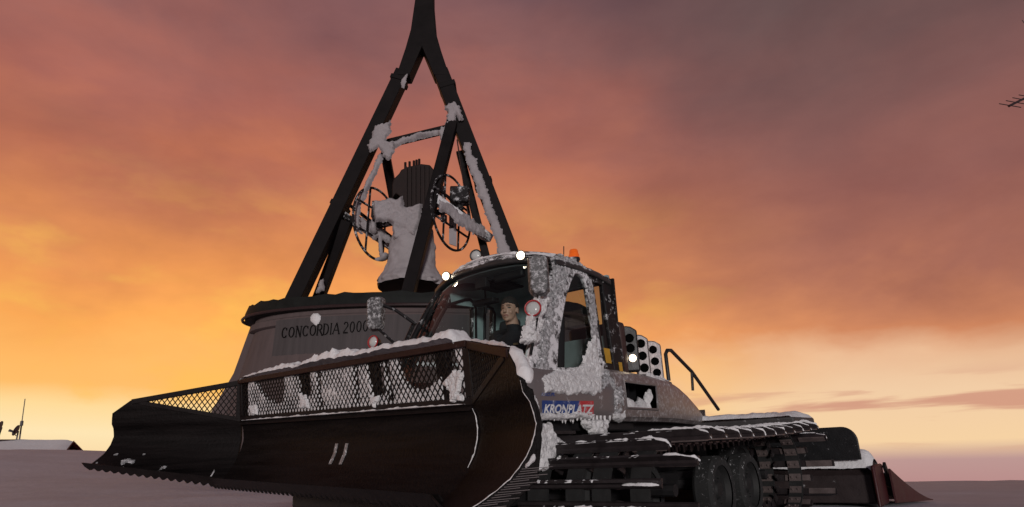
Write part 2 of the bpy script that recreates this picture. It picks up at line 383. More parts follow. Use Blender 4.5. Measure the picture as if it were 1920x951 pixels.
# ------------------------------------------------------------------ ground
def gz(x, y):
    b = (x-VO.x)*VB.x + (y-VO.y)*VB.y
    p = -.535 + .0612*b - .0086*((x-VO.x)*VL.x+(y-VO.y)*VL.y)*0
    t = -.25 - p; p = -.25 - (math.log(1+math.exp(t/.035))*.035 if t < 1.5 else t)     # soft ceiling
    p = max(p, -1.25)
    p += 2.15*math.exp(-(((x+27)/13.5)**2 + ((y-42)/17)**2)) + .5*math.exp(-(((x-48)/20)**2 + ((y-52)/22)**2))
    r = math.hypot(x, y)
    if r > 8: p += (.08*nz((x, y, 0), .13) + .05*nz((x*.5, y, 0), .45) + .03*nz((x*.6, y, 0), 1.1) + .014*nz((x, y, 3), 2.6))*min(1, (r-8)/8)
    if r > 120: p -= (r-120)*.004
    return EYE + p
def ground():
    mb = MB(); xs = []; n = 150
    rad = [0]+[.8*1.036**i for i in range(252)]
    na = 300; P = []; F = []
    for i, r_ in enumerate(rad[1:]):
        for k in range(na):
            a = 2*math.pi*k/na; x, y = r_*math.sin(a), r_*math.cos(a)+4; P.append((x, y, gz(x, y)))
    P.append((0, 4, gz(0, 4)))
    for i in range(len(rad)-2):
        for k in range(na): F.append((i*na+k, i*na+(k+1) % na, (i+1)*na+(k+1) % na, (i+1)*na+k))
    for k in range(na): F.append((len(P)-1, (k+1) % na, k))
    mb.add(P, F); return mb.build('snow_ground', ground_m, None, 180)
tag(ground(), 'wind smoothed snow field around the groomer', None, None, 'structure')

# ================================================================== BELL TOWER
TY = 30.0; TXC = -4.35
DRX, DRY = 8.1, 3.3                                         # platform is an oval
z_rt = pixY(476, 584, TY).z; z_rb = z_rt - .64
z_top = z_rt - .25
def oval(a, k=1.0, kx=None): return Vector((TXC + (DRX*k)*math.sin(a), TY - (DRY*k)*math.cos(a), 0))
def orings(levels, n=96, mod=None):
    rs = []
    for (k, z) in levels:
        rs.append([oval(2*math.pi*i/n, k) + Vector((0, 0, z + (mod(2*math.pi*i/n) if mod and z == levels[-1][1] else 0))) for i in range(n)])
    return rs
tower = empty('bell_tower', (TXC, TY, gz(TXC, TY)))
TI = Vector(tower.location)
def tb(mb, name, mat, parent=None, smooth=30, bevel=0):    # build in world coordinates, parent to the tower
    p = parent or tower; root = TI
    mb.v = [q - root for q in mb.v]; return mb.build(name, mat, p, smooth, bevel)
zg = TI.z - 1.0
m = MB(); m.loft(orings([(1.16, zg), (1.08, zg+3.2), (.965, z_rb-.55), (.965, z_rb+.2)])); wall = tb(m, 'wall', conc_m)
m = MB(); m.loft(orings([(.968, z_rb-.62), (.995, z_rb-.55), (.995, z_rb-.28), (.97, z_rb-.2), (.97, z_rb)])); tb(m, 'cornice', conc_m)
# dark panel with the inscription standing proud of the flared wall
def wallhit(px, py, k=1.0):
    d = ray(px, py); o = CAMP - Vector((TXC, TY, 0)); A = (d.x/(DRX*k))**2+(d.y/(DRY*k))**2; Bq = 2*(o.x*d.x/(DRX*k)**2+o.y*d.y/(DRY*k)**2); Cq = (o.x/(DRX*k))**2+(o.y/(DRY*k))**2-1
    D = Bq*Bq-4*A*Cq
    if D < 0: return None
    return CAMP + d*((-Bq-math.sqrt(D))/(2*A))
pa = wallhit(517, 610, 1.0)
aa = math.atan2((pa.x-TXC)/DRX, -(pa.y-TY)/DRY)
zt = z_rb-.34; zb_ = wallhit(600, 690, 1.0).z
m = MB(); m.slab(lambda u, w_: oval(aa + (1.75)*u, 1.0) + Vector((0, 0, zb_ + (zt-zb_)*w_)), 40, 2, lambda p: Vector(((TXC-p.x)*.14, (TY-p.y)*.2, 0))); tb(m, 'inscription_panel', concd_m)
m = MB(); m.slab(lambda u, w_: oval(aa + (1.75)*u, 1.012) + Vector((0, 0, zb_ - .16 + .16*w_)), 40, 1, lambda p: Vector(((TXC-p.x)*.05, (TY-p.y)*.08, 0))); tb(m, 'panel_ledge', conc_m)
m = MB(); n = 120
ragged = lambda a: .10*noise.noise(Vector((math.sin(a)*9, math.cos(a)*9, 2))) + .08*noise.noise(Vector((math.sin(a)*26, math.cos(a)*26, 5)))
m.loft(orings([(.97, z_rb-.02), (1.03, z_rb), (1.035, z_rb+.3), (1.03, z_rt-.2), (1.02, z_rt)], n, ragged) + [[oval(2*math.pi*i/n, .93)+Vector((0, 0, z_top)) for i in range(n)]]); tb(m, 'rim', rim_m)
m = MB(); m.tube([oval(2*math.pi*i/80, 1.045)+Vector((0, 0, z_rb+.06)) for i in range(80)], .07, 6, True); tb(m, 'rim_rail', aerial_m)
# flared stair wall on the sunset side of the platform
bt = [pixY(470, 612, TY-.4), pixY(520, 604, TY-1.2), pixY(512, 700, TY-1.6), pixY(490, 800, TY-1.6), pixY(380, 800, TY-.6), pixY(438, 700, TY-.4)]
m = MB(); m.prism(bt, (0, 1.9, 0)); tb(m, 'buttress', conc_m)
sn = MB(); sp = [(505, 606), (517, 602), (515, 655), (526, 662), (512, 690), (478, 692), (464, 676), (478, 655), (490, 628)]
def fsn(u, w_):
    px, py = 455+75*u, 598+100*w_; y = TY-.42 - max(0, (px-470))*.017
    return pixY(px, py, y-.12), Vector((0, -1, .1)).normalized()
m = crust(fsn, 50, 60, .22, lambda u, w_, p: polydist(455+75*u+4*nz(p, 2, 3), 598+100*w_+4*nz(p, 2, 8), sp)/9, 1.5); tb(m, 'buttress_snow', ice_m)
# small snow patch and snow on the ledge
def fs2(u, w_):
    px, py = 570+40*u, 586+28*w_; p = wallhit(px, py, 1.0); return p, Vector((0, -1, 0))
m = crust(fs2, 24, 18, .12, lambda u, w_, p: .5-math.hypot((u-.5)*1.3, w_-.5)*1.6 - .35*nz(p, 2.2, 3), 1.5); tb(m, 'panel_snow', ice_m)
m = MB(); ridge(m, [oval(aa+.05+1.4*i/30, 1.012)+Vector((0, 0, zb_)) for i in range(31)], .4, .22, seed=3, rough=1.2); tb(m, 'ledge_snow', ice_m)
# raised letters
GL = {  # strokes on a 0..1 box: (x0,y0,x1,y1,width)
 'C': ('arc', 40, 320), 'O': ('arc', 0, 360), '0': ('arc0', 0, 360),
 'N': [(.12, 0, .12, 1, .07), (.12, 1, .86, 0, .17), (.86, 0, .86, 1, .07)],
 'I': [(.5, 0, .5, 1, .17)], 'A': [(.02, 0, .5, 1, .08), (.5, 1, .98, 0, .17), (.22, .34, .76, .34, .06)],
 'R': [(.15, 0, .15, 1, .17), (.48, .48, .95, 0, .16)], 'D': [(.14, 0, .14, 1, .17)], '2': []}
def glyph(ch):
    g = MB(); SRF = []
    def stroke(x0, y0, x1, y1, w_): g.beam((x0, 0, y0), (x1, 0, y1), w_, .16, ref=(0, 1, 0))
    def arc(cx, cz, rx, rz, a0, a1, n=22, thick=.15, thin=.06):
        for k in range(n):
            t0, t1 = R(a0+(a1-a0)*k/n), R(a0+(a1-a0)*(k+1)/n)
            wd = thin+(thick-thin)*abs(math.cos((t0+t1)/2))
            stroke(cx+rx*math.cos(t0), cz+rz*math.sin(t0), cx+rx*math.cos(t1)*1.001, cz+rz*math.sin(t1), wd)
    if ch in 'CO0':
        arc(.5, .5, .30 if ch == '0' else .43, .46, *(GL[ch][1:]))
        if ch == 'C': stroke(.84, .70, .84, .93, .06); stroke(.84, .08, .84, .26, .05)
    else:
        for st in GL[ch]: stroke(*st)
        if ch in 'NIRD':
            for x, y in {'N': ((.12, 0), (.08, 1), (.86, 1)), 'I': ((.5, 0), (.5, 1)), 'R': ((.15, 0), (.15, 1), (.97, 0)), 'D': ((.14, 0), (.14, 1))}[ch]: stroke(x-.15, y, x+.15, y, .05)
        if ch == 'A': stroke(-.1, 0, .14, 0, .05); stroke(.82, 0, 1.1, 0, .05)
        if ch == 'R': arc(.45, .74, .34, .25, 90, -90); stroke(.15, .99, .45, .99, .06); stroke(.15, .49, .45, .49, .06)
        if ch == 'D': arc(.38, .5, .46, .48, 90, -90); stroke(.14, .98, .38, .98, .06); stroke(.14, .02, .38, .02, .06)
        if ch == '2': arc(.48, .73, .32, .25, 165, -40, 14); stroke(.72, .56, .12, .06, .08); stroke(.1, .04, .86, .04, .13)
    return g
lt = 'CONCORDIA 2000'
xs_ = [533, 546, 559.5, 572.5, 586, 599, 611, 620, 630, 0, 648, 660, 672.5, 685]
for i, ch in enumerate(lt):
    if ch == ' ': continue
    px = xs_[i]; t = (px-530)/160; yb, ytp = 634.5-13*t, 615-14.5*t
    pb, pt = wallhit(px, yb, 1.0), wallhit(px, ytp, 1.0); h = (pt-pb).length
    tx = (wallhit(px+4, yb, 1.0)-pb).normalized(); nrm = tx.cross(Vector((0, 0, 1))).normalized()
    if nrm.y > 0: nrm = -nrm
    wdt = h*{'I': .45, '2': .55, '0': .62}.get(ch, .62)
    g = glyph(ch); g.v = [pb + tx*(q.x-.5)*wdt + Vector((0, 0, q.z*h)) - nrm*q.y*.25 + nrm*.02 for q in g.v]; tb(g, 'letter', letter_m, None, 0)
# steel legs
NL = pixY(722, 268, TY-.3); NR = pixY(850, 232, TY-.5)
def leg(name, pts, wd, dp, mat=tower_m, bev=.03):
    m = MB()
    for a, b in zip(pts[:-1], pts[1:]): m.beam(a, b, wd, dp)
    return tb(m, name, mat, None, 30, bev)
Pm = [(780, -260), (810, -260), (812, 0), (817, 60), (827, 95), (842, 140), (813, 140), (791, 88), (768, 140), (743, 140), (760, 90), (770, 55), (778, 0)]
m = MB(); m.prism([pixY(x, y, TY-.45) for x, y in Pm], (0, .9, 0)); tb(m, 'mast_head', tower_m, None, 30, .04)
def toz(px0, py0, px1, py1, y0, y1):                           # extend a leg down to the platform
    a, b = pixY(px0, py0, y0), pixY(px1, py1, y1); t = (z_top-.3-a.z)/(b.z-a.z); return a, a + (b-a)*t
leg('leg', toz(756, 138, 556, 558, TY, TY-.6), .72, .8)
leg('leg', toz(827, 138, 962, 490, TY, TY-.2), .80, .85)
leg('leg', toz(848, 232, 768, 540, TY-.5, TY-2.5), .56, .6)
leg('leg', toz(722, 285, 738, 372, TY+.2, TY+2.2), .46, .5)
leg('brace_leg', toz(862, 285, 916, 500, TY+.6, TY+1.5), .40, .45)
leg('brace_leg', toz(652, 415, 600, 553, TY-.2, TY+1.2), .52, .5)
for (x0, y0, x1, y1, w_) in ((750, 150, 747, 157, .84), (838, 162, 841, 170, .92), (640, 384, 636, 392, .84), (905, 342, 908, 350, .92)): leg('splice_collar', [pixY(x0, y0, TY), pixY(x1, y1, TY)], w_, .98)
leg('crossbeam', [pixY(716, 272, TY), pixY(848, 240, TY)], .36, .4)
LB0, LB1 = pixY(640, 400, TY-.2), pixY(742, 470, TY+1.3); RB0, RB1 = pixY(812, 370, TY-1.6), pixY(918, 448, TY+.8)
leg('bearing_beam', [LB0, LB1], .30, .4, towersn_m); leg('bearing_beam', [RB0, RB1], .42, .5, towersn_m)
leg('beam_rail', [LB0+Vector((.2, .7, .75)), LB1+Vector((.2, .7, .55))], .16, .16, tower_m); leg('beam_rail', [RB0+Vector((.1, -.3, .55)), RB1+Vector((-.8, -.3, .75))], .12, .12, tower_m)
m = MB(); m.tube([pixY(857, 262, TY-.4), pixY(882, 432, TY-.2)], .035, 6); tb(m, 'rope', aerial_m)
m = MB(); m.box(pixY(862, 368, TY-.6), (.95, .7, .85)); tb(m, 'motor_box', rimed_m, None, 30, .06)
# rime and snow on the steel
def blob(pts, wd, ht, up=(0, -.4, 1), seed=0.0, rough=1.6, name='rime_snow'):
    m = MB(); ridge(m, pts, wd, ht, Vector(up).normalized(), 12, seed, rough, step=wd*.18); tb(m, name, rime_m, None, 60)
def rime(poly, y, th, seed, jit=4.0, nm='rime_snow', n=100, fn=None):
    xs = [p[0] for p in poly]; ys = [p[1] for p in poly]; X0, X1, Y0, Y1 = min(xs)-6, max(xs)+6, min(ys)-6, max(ys)+6
    yy = y if callable(y) else (lambda px, py: y)
    k = n/max(X1-X0, Y1-Y0)
    m = crust(lambda a, t: (pixY(X0+(X1-X0)*a, Y0+(Y1-Y0)*t, yy(X0+(X1-X0)*a, Y0+(Y1-Y0)*t)), Vector((0, -1, .15)).normalized()), max(10, int((X1-X0)*k)), max(10, int((Y1-Y0)*k)), th,
              lambda a, t, p: polydist(X0+(X1-X0)*a+jit*nz(p, 2.2, seed)+jit*.9*nz((p.x*2, 0, p.z*9), 1, seed), Y0+(Y1-Y0)*t+jit*nz(p, 2.2, seed+5)+jit*.9*nz((p.x*9, 0, p.z*2), 1, seed+3), poly)/8, 2.0, seed)
    return (fn or tb)(m, nm, rime_m, None, 60)
rime([(704, 238), (731, 228), (735, 246), (722, 262), (738, 268), (742, 278), (728, 300), (718, 292), (708, 275), (692, 287), (688, 276), (698, 256)], TY-.62, .20, 1)
rime([(730, 268), (760, 258), (790, 250), (826, 243), (828, 251), (795, 258), (762, 267), (732, 280)], TY-.34, .22, 4, 2.0)
rime([(833, 197), (850, 192), (862, 200), (867, 226), (861, 228), (855, 216), (852, 243), (838, 266), (826, 262), (820, 246), (833, 238), (840, 215)], TY-.66, .20, 5)
rime([(752, 150), (764, 138), (762, 150), (757, 166), (752, 164)], TY-.50, .12, 6, 2)
rime([(712, 288), (718, 295), (696, 350), (676, 385), (674, 425), (680, 440), (666, 432), (667, 385), (685, 345)], TY-.85, .2, 7, 2.5, n=120)
rime([(868, 268), (880, 272), (902, 330), (928, 400), (957, 474), (950, 492), (938, 488), (925, 440), (902, 372), (880, 312)], TY-.66, .10, 8, 4, n=150)
rime([(668, 402), (690, 412), (712, 424), (738, 446), (734, 460), (712, 448), (690, 440), (674, 428)], lambda px, py: TY-.5+(px-668)*.016, .2, 9, 5)
rime([(822, 372), (850, 388), (880, 408), (908, 428), (912, 444), (890, 440), (860, 420), (826, 392)], lambda px, py: TY-1.95+(px-822)*.025, .2, 10, 5)
rime([(592, 550), (600, 528), (607, 522), (608, 545)], TY+.3, .15, 11, 2)
tag(tower, 'dark steel bell tower with rime on a round concrete platform lettered CONCORDIA 2000', 'bell tower')

# ------------------------------------------------------------------ bell (hangs from the tower)
BC = pixY(776, 420, TY); bx, by = BC.x, BC.y
bell = empty('bell', (bx, by, pixY(776, 545, TY).z)); BI = Vector(bell.location)
def bb(mb, name, mat, parent=None, smooth=30, bevel=0):
    mb.v = [q - BI for q in mb.v]; return mb.build(name, mat, parent or bell, smooth, bevel)
zb0 = pixY(776, 542, TY).z; zb1 = pixY(776, 425, TY).z; H = zb1-zb0
prof = [(0, 1.56), (.05, 1.6), (.10, 1.52), (.2, 1.30), (.35, 1.13), (.55, 1.03), (.75, .98), (.9, .93), (.97, .84), (1.0, .6), (1.01, .1)]
m = MB(); m.lathe((bx, by, zb0), (0, 0, 1), [(h*H, r_) for h, r_ in prof], 48); body = bb(m, 'bell_body', bronze_m)
def frime(u, w_):
    a = math.pi*(.62+.85*u)+math.pi*.5; h = w_; k = 0
    while k < len(prof)-2 and prof[k+1][0] < h: k += 1
    t = (h-prof[k][0])/(prof[k+1][0]-prof[k][0]+1e-9); r_ = prof[k][1]+(prof[k+1][1]-prof[k][1])*t
    n_ = Vector((math.cos(a), math.sin(a), 0)); return Vector((bx, by, zb0+h*H)) + n_*r_, n_
m = crust(frime, 60, 60, .22, lambda u, w_, p: min(.5, 3*min(u, 1-u)+.1)-.35*abs(nz(p, 1.5, 5))*(1.2 if w_ > .9 else .8) - (.4 if w_ < .06 and nz(p, 3, 1) > 0 else 0) + .12, 1.6); bb(m, 'bell_rime', rime_m, body, 60)
# headstock: ribbed steel yoke with curved shoulders, carried on an axle
ax = (pixY(852, 392, TY-.5) - pixY(704, 424, TY+.1)).normalized(); axn = Vector((ax.x, ax.y, 0)).normalized(); per = Vector((-axn.y, axn.x, 0))
hc = pixY(774, 372, TY)
hp = [(735, 345), (738, 335), (748, 325), (752, 318), (766, 312), (790, 307), (806, 309), (815, 320), (813, 375), (808, 400), (800, 408), (765, 408), (752, 398), (756, 384), (752, 370), (742, 362), (735, 372)]
m = MB(); m.prism([pixY(x, y, TY-.75) for x, y in hp], (0, 1.5, 0)); hs = bb(m, 'headstock', bronze_m, None, 30, .05)
for k in range(6):
    m = MB(); x = 762+8.2*k; m.beam(pixY(x, 314-.8*k if k < 5 else 312, TY-.85), pixY(x, 400, TY-.85), .09, .22); bb(m, 'rib', bronze_m, hs)
for k, x in enumerate((760, 768, 776, 781, 786)):
    m = MB(); m.tube([pixY(x, 316-1.6*k, TY-.3), pixY(x, 305-1.6*k, TY-.3)], .07, 6); bb(m, 'bolt', bronze_m, hs)
m = MB(); m.tube([pixY(690, 428, TY+.15), pixY(868, 388, TY-.6)], .16, 12); bb(m, 'axle', rimed_m)
pl = [(702, 378), (735, 372), (756, 366), (760, 372), (764, 410), (790, 402), (792, 384), (786, 408), (780, 432), (768, 440), (738, 440), (735, 415), (718, 418), (702, 415)]
pl = [(702, 379), (718, 376), (740, 373), (755, 366), (758, 386), (768, 388), (790, 386), (791, 402), (783, 428), (780, 445), (738, 448), (737, 420), (722, 416), (703, 418)]
def fpl(u, w_): return pixY(695+105*u, 355+100*w_, TY-.95), Vector((0, -1, 0))
m = crust(fpl, 80, 80, .35, lambda u, w_, p: polydist(695+105*u+3*nz(p, 3, 1), 355+100*w_+5*nz((p.x*4, 0, p.z*.6), 1, 2), pl)/9, 1.8); bb(m, 'headstock_rime', rime_m, hs, 60)
m = MB(); m.box(pixY(728, 398, TY-.45), (1.5, .9, .85)); bb(m, 'counterweight', rimed_m)
def ring_wheel(px, py, rad):
    c = pixY(px[0], px[1], py); m = MB(); Q = lambda a, r_: c + per*math.cos(a)*r_ + Vector((0, 0, 1))*math.sin(a)*r_
    m.tube([Q(2*math.pi*k/48, rad) for k in range(48)], .065, 6, True); wh = bb(m, 'bell_wheel', rimed_m)
    for off in (-.38, .38):
        hh = math.sqrt(1-off*off)*rad
        m = MB(); m.beam(c+per*off*rad-Vector((0, 0, hh)), c+per*off*rad+Vector((0, 0, hh)), .09, .07, ref=axn); bb(m, 'spoke', rimed_m, wh)
        m = MB(); m.beam(c+Vector((0, 0, off*rad))-per*hh, c+Vector((0, 0, off*rad))+per*hh, .09, .07, ref=axn); bb(m, 'spoke', rimed_m, wh)
    return wh
# wheels sit square to the axle, which runs obliquely to the picture
per = Vector((.42, .9, 0)).normalized(); axn = Vector((.9, -.42, 0))
ring_wheel((706, 420), TY+.1, 1.86); ring_wheel((847, 399), TY-.5, 1.92)
def bblob(pts, wd, ht, up, seed, par=None):
    m = MB(); ridge(m, pts, wd, ht, Vector(up).normalized(), 10, seed, 2.0, step=.1); bb(m, 'wheel_rime', rime_m, par, 60)
bblob([pixY(703, 486, TY-.1), pixY(716, 487, TY), pixY(728, 478, TY+.1)], .3, .25, (0, -1, .3), 3)
bblob([pixY(712, 440, TY-.1), pixY(714, 465, TY-.1), pixY(716, 486, TY-.1)], .3, .2, (0, -1, 0), 4)
bblob([pixY(700, 412, TY-.1), pixY(701, 440, TY-.1)], .4, .25, (0, -1, 0), 5)
for (x0, x1, y0, y1) in ((826, 838, 398, 420), (842, 856, 405, 462), (826, 836, 345, 372)):
    m = MB(); m.prism([pixY(x0, y0, TY-.4), pixY(x1, y0+6, TY-.3), pixY(x1, y1, TY-.3), pixY(x0, y1-5, TY-.4)], (0, .06, 0)); bb(m, 'wheel_rime', rime_m)
tag(bell, 'huge rime covered bronze bell with two spoked wheels hanging in the steel tower', 'bell')

# ================================================================== MOUNTAIN HUT, DISHES AND AERIALS
HY = 46.0
hut = empty('mountain_hut', pixY(60, 850, HY)); hut.location.z = gz(hut.location.x, HY)
HI = Vector(hut.location)
def hb(mb, name, mat, parent=None, **k):
    mb.v = [q - HI for q in mb.v]; return mb.build(name, mat, parent or hut, **k)
rg = pixY(136, 828.5, HY); ea = pixY(114, 856, HY-3.2); eb = pixY(163, 856, HY+1.8)
dl = Vector((-17, 2.5, .05))                                  # ridge runs off to the side
def slabq(a, b, c, d, t): return MB().prism([a, b, c, d], t)
gin = Vector((-1.0, .15, 0))
m = MB(); gb = Vector((0, 0, -4)); m.prism([rg+gin-Vector((0, 0, .35)), ea.lerp(rg, .06)+gin-Vector((0, 0, .3)), ea.lerp(rg, .06)+gin+gb, eb.lerp(rg, .06)+gin+gb, eb.lerp(rg, .06)+gin-Vector((0, 0, .3))], dl*.9); hb(m, 'wall', wood_m)
for k in range(9):
    q0 = ea.lerp(eb, (k+1)/10); hgt = (1-abs((k+1)/10-.5)*2)
    m = MB(); m.beam(Vector((q0.x, q0.y, ea.z-3))+gin+Vector((.05, -.02, 0)), Vector((q0.x, q0.y, ea.z+(rg.z-ea.z)*hgt-.45))+gin+Vector((.05, -.02, 0)), .3, .05); hb(m, 'board', wood_m)
ea2 = ea + (ea-rg)*.25; eb2 = eb + (eb-rg)*.25
m = MB(); m.prism([rg, ea2, ea2+dl, rg+dl], (0, 0, -.14)); rf = hb(m, 'roof', wood_m)
m = MB(); m.prism([rg, eb2, eb2+dl, rg+dl], (0, 0, -.14)); hb(m, 'roof', wood_m)
fb = M('barge board red', (.22, .04, .03), .6)
m = MB(); m.beam(rg+Vector((.05, -.02, -.03)), eb2+Vector((.05, -.02, -.03)), .22, .06); hb(m, 'barge_board', fb)
m = MB(); m.beam(rg+Vector((.05, -.02, -.03)), ea2+Vector((.05, -.02, -.03)), .22, .06); hb(m, 'barge_board', wood_m)
nr = (rg-ea2).cross(dl).normalized(); nr = nr if nr.z > 0 else -nr
m = crust(lambda u, w_: (rg.lerp(ea2, w_)+dl*u-Vector((-.05, 0, 0))*(1-u)+Vector((0, 0, .03)), nr), 40, 24, .18, lambda u, w_, p: .5 if u > .0 else -1, .3); hb(m, 'roof_snow', snow_m, rf, smooth=60)
tag(hut, 'snow buried hut with snowy gable roof and red brown gable boards', 'hut')
def dish(px, py, rad, aim, foot, label):
    y = HY+.4; c = pixY(px, py, y); e = empty('satellite_dish', Vector((pixY(foot, 826, y).x, y, rg.z+.05))); EI = Vector(e.location); aim = Vector(aim).normalized()
    def q(mb, n, mt, **k): mb.v = [x-EI for x in mb.v]; return mb.build(n, mt, e, **k)
    pr = [(.0, .02), (.015, rad*.4), (.06, rad*.8), (.10, rad)]; pr2 = [(h+.03, r_*.99) for h, r_ in pr[::-1]]
    q(MB().lathe(c, aim, pr+pr2, 24), 'reflector', aerial_m)
    q(MB().tube([EI-Vector((0, 0, .3)), c-aim*.05], .05, 8), 'mast', grey_m); f_ = c + aim*rad*1.15 - Vector((0, 0, rad*.35))
    q(MB().tube([c-Vector((0, 0, rad*.9)), f_], .025, 6), 'feed_arm', grey_m); q(MB().lathe(f_, aim, [(-.12, .07), (.1, .09), (.12, .03)], 10), 'feed_horn', grey_m)
    return tag(e, label, 'satellite dish', 'dishes on the hut roof')
dish(33, 808, .38, (-.50, -.82, .25), 31, 'dark satellite dish on the hut ridge at the foot of the whip aerial')
dish(2, 801, .40, (-.5, -.8, .2), -6, 'dark satellite dish on the hut ridge beyond the one by the whip aerial')
m = MB(); p0, p1 = pixY(36, 828, HY+.5), pixY(47, 748, HY+.5); mid = p0.lerp(p1, .42)
ae = empty('whip_aerial', p0); 
for nm, a, b, r_ in (('lower_tube', p0-p0, mid-p0, .05), ('rod', mid-p0, p1-p0, .03)):
    MB().tube([a, b], r_, 8).build(nm, grey_m, ae)
MB().lathe(mid-p0, p1-p0, [(-.18, .06), (-.15, .1), (.15, .1), (.18, .06)], 10).build('clamp', grey_m, ae)
MB().box((-.85, 0, .06), (1.3, .4, .14)).build('base_plate', aerial_m, ae)
tag(ae, 'thin leaning whip aerial on the ridge of the snowy hut', 'aerial')
# directional aerial on a mast just out of the frame
AY = 14.0; mt_ = pixY(1968, 150, AY); ya = empty('yagi_aerial', (mt_.x, AY, gz(mt_.x, AY))); YI = Vector(ya.location)
def yb(mb, n, mt=aerial_m): mb.v = [q-YI for q in mb.v]; return mb.build(n, mt, ya)
yb(MB().tube([YI-Vector((0, 0, .3)), Vector((mt_.x, AY, mt_.z+2.2))], .04, 10), 'mast', grey_m)
b0, b1 = pixY(1892, 199, AY-1.6), pixY(1975, 158, AY+.2); yb(MB().beam(b0, b1, .045, .045), 'boom')
for k in range(8):
    c = b0.lerp(b1, .02+k*.125); d = Vector((.25-.008*k, .02, -.035)); yb(MB().tube([c-d, c+d], .011, 6), 'element')
c0, c1 = pixY(1914, 37, AY), pixY(1965, 60, AY); yb(MB().beam(c0.lerp(c1, .3), c1, .03, .03), 'boom')
for k in range(3):
    c = c0.lerp(c1, .05+.3*k); yb(MB().tube([c, c+Vector((.14, 0, -.34))], .011, 6), 'element')
tag(ya, 'dark directional aerial with short rods on a thin mast in the snow', 'aerial')

# ================================================================== SNOW GROOMER
gr = bpy.data.objects.new('snow_groomer', None); C.objects.link(gr); gr.matrix_world = GM
tag(gr, 'snow crusted grey tracked snow groomer with wide front blade and rear tiller', 'snow groomer')
UPG = GI.to_3x3() @ Vector((0, 0, 1))

# ---- chassis
m = MB(); m.box(v(2.3, 0, .62), (3.9, 1.1, .56)); m.box(v(1.2, 0, .92), (1.7, 1.5, .10)); m.box(v(3.2, 0, .9), (2.0, 1.3, .14)); ch = m.build('chassis', chassis_m, gr, 30, .02)
for l_ in (-.42, .42):
    m = MB(); m.tube([v(.4, l_, .62), v(-.2, l_*1.1, .50), v(-.62, l_*1.2, .46)], [.09, .08, .07], 10); m.build('push_arm', chassis_m, gr)
    m = MB(); m.tube([v(.35, l_*.6, .85), v(-.2, l_*.8, .80)], .055, 10); m.tube([v(-.2, l_*.8, .80), v(-.66, l_, .72)], .032, 8); m.build('hydraulic_cylinder', chassis_m, gr)
m = MB(); m.box(v(-.55, 0, .55), (.2, 1.5, .3)); m.build('blade_carrier', chassis_m, gr, 30, .02)

# ---- tracks
PATH = []
def track_path():
    pts = []; rF, rR = .37, .40; cF, cR = (.79, .39), (3.68, .42)
    def put(b, u, nb, nu): pts.append((b, u, nb, nu))
    for i in range(40): t = i/40; put(cF[0]+(cR[0]-cF[0])*t, .02, 0, -1)
    for i in range(18): a = R(-90+180*i/18); put(cR[0]+rR*math.cos(a), cR[1]+rR*math.sin(a), math.cos(a), math.sin(a))
    for i in range(40): t = i/40; put(cR[0]+(cF[0]-cR[0])*t, (cR[1]+rR)+(cF[1]+rF-cR[1]-rR)*t - .02*math.sin(math.pi*t), 0, 1)
    for i in range(18): a = R(90+180*i/18); put(cF[0]+rF*math.cos(a), cF[1]+rF*math.sin(a), math.cos(a), math.sin(a))
    return pts
TP = track_path()
cum = [0]
for i in range(len(TP)):
    a, b = TP[i], TP[(i+1) % len(TP)]; cum.append(cum[-1]+math.hypot(b[0]-a[0], b[1]-a[1]))
def at(d):
    d %= cum[-1]; i = 0
    while cum[i+1] < d: i += 1
    t = (d-cum[i])/(cum[i+1]-cum[i]+1e-9); a, b = TP[i], TP[(i+1) % len(TP)]
    q = [a[k]+(b[k]-a[k])*t for k in range(4)]; n_ = math.hypot(q[2], q[3]); return q[0], q[1], q[2]/n_, q[3]/n_
BELTS = [(.66, .84), (1.00, 1.14), (1.22, 1.36), (1.52, 1.66)]
def grouser_mesh(l0, l1, name):
    g = MB()                                         # local: x along path, y along bar, z outwards
    sec = [(-.034, 0), (.034, 0), (.028, .022), (.011, .03), (.009, .075), (-.009, .075), (-.011, .03), (-.028, .022)]
    rings = []
    for y, k in ((l0, .35), (l0+.07, 1), (l1-.10, 1), (l1-.012, .55), (l1, .3)): rings.append([Vector((x, y, z*k if z > .03 else z)) for x, z in sec])
    g.loft(rings)
    for a, b in BELTS:
        g.cur = 1
        if b < l1: g.box((0, (a+b)/2, -.030), (.075, .12, .012))
        if b < l1:
            for yy in (-.03, .03): g.lathe((0, (a+b)/2+yy, -.036), (0, 0, -1), [(0, .012), (.012, .011), (.013, .004)], 6)
    g.cur = 0
    for yy in (1.17, 1.405, .88): g.prism([(-.035, yy-.008, -.02), (.035, yy-.008, -.02), (.015, yy-.008, -.10), (-.015, yy-.008, -.10)], (0, .016, 0))
    g.cur = 1; g.box((0, l1-.15, -.006), (.06, .26, .010)); g.cur = 0
    return g.mesh(name, [grouser_m, M('lit toned plate steel', (.16, .125, .12), .45, metal=.3, var=.3, snow=.3, ss=30)], 30)  # plates coloured paler than the bars to read as lit metal
GMESH = [grouser_mesh(.58, 2.0, 'grouser'), grouser_mesh(.64, 1.76, 'grouser')]
NB = 56
def bar_matrix(d, side):
    b, u, nb, nu = at(d); zax = Vector((-nb, 0, nu)); yax = Vector((0, 1, 0)); xax = yax.cross(zax)
    m = Matrix(((xax.x, yax.x, zax.x, -b), (xax.y, yax.y, zax.y, 0), (xax.z, yax.z, zax.z, u), (0, 0, 0, 1)))
    return Matrix.Scale(side, 4, Vector((0, 1, 0))) @ m
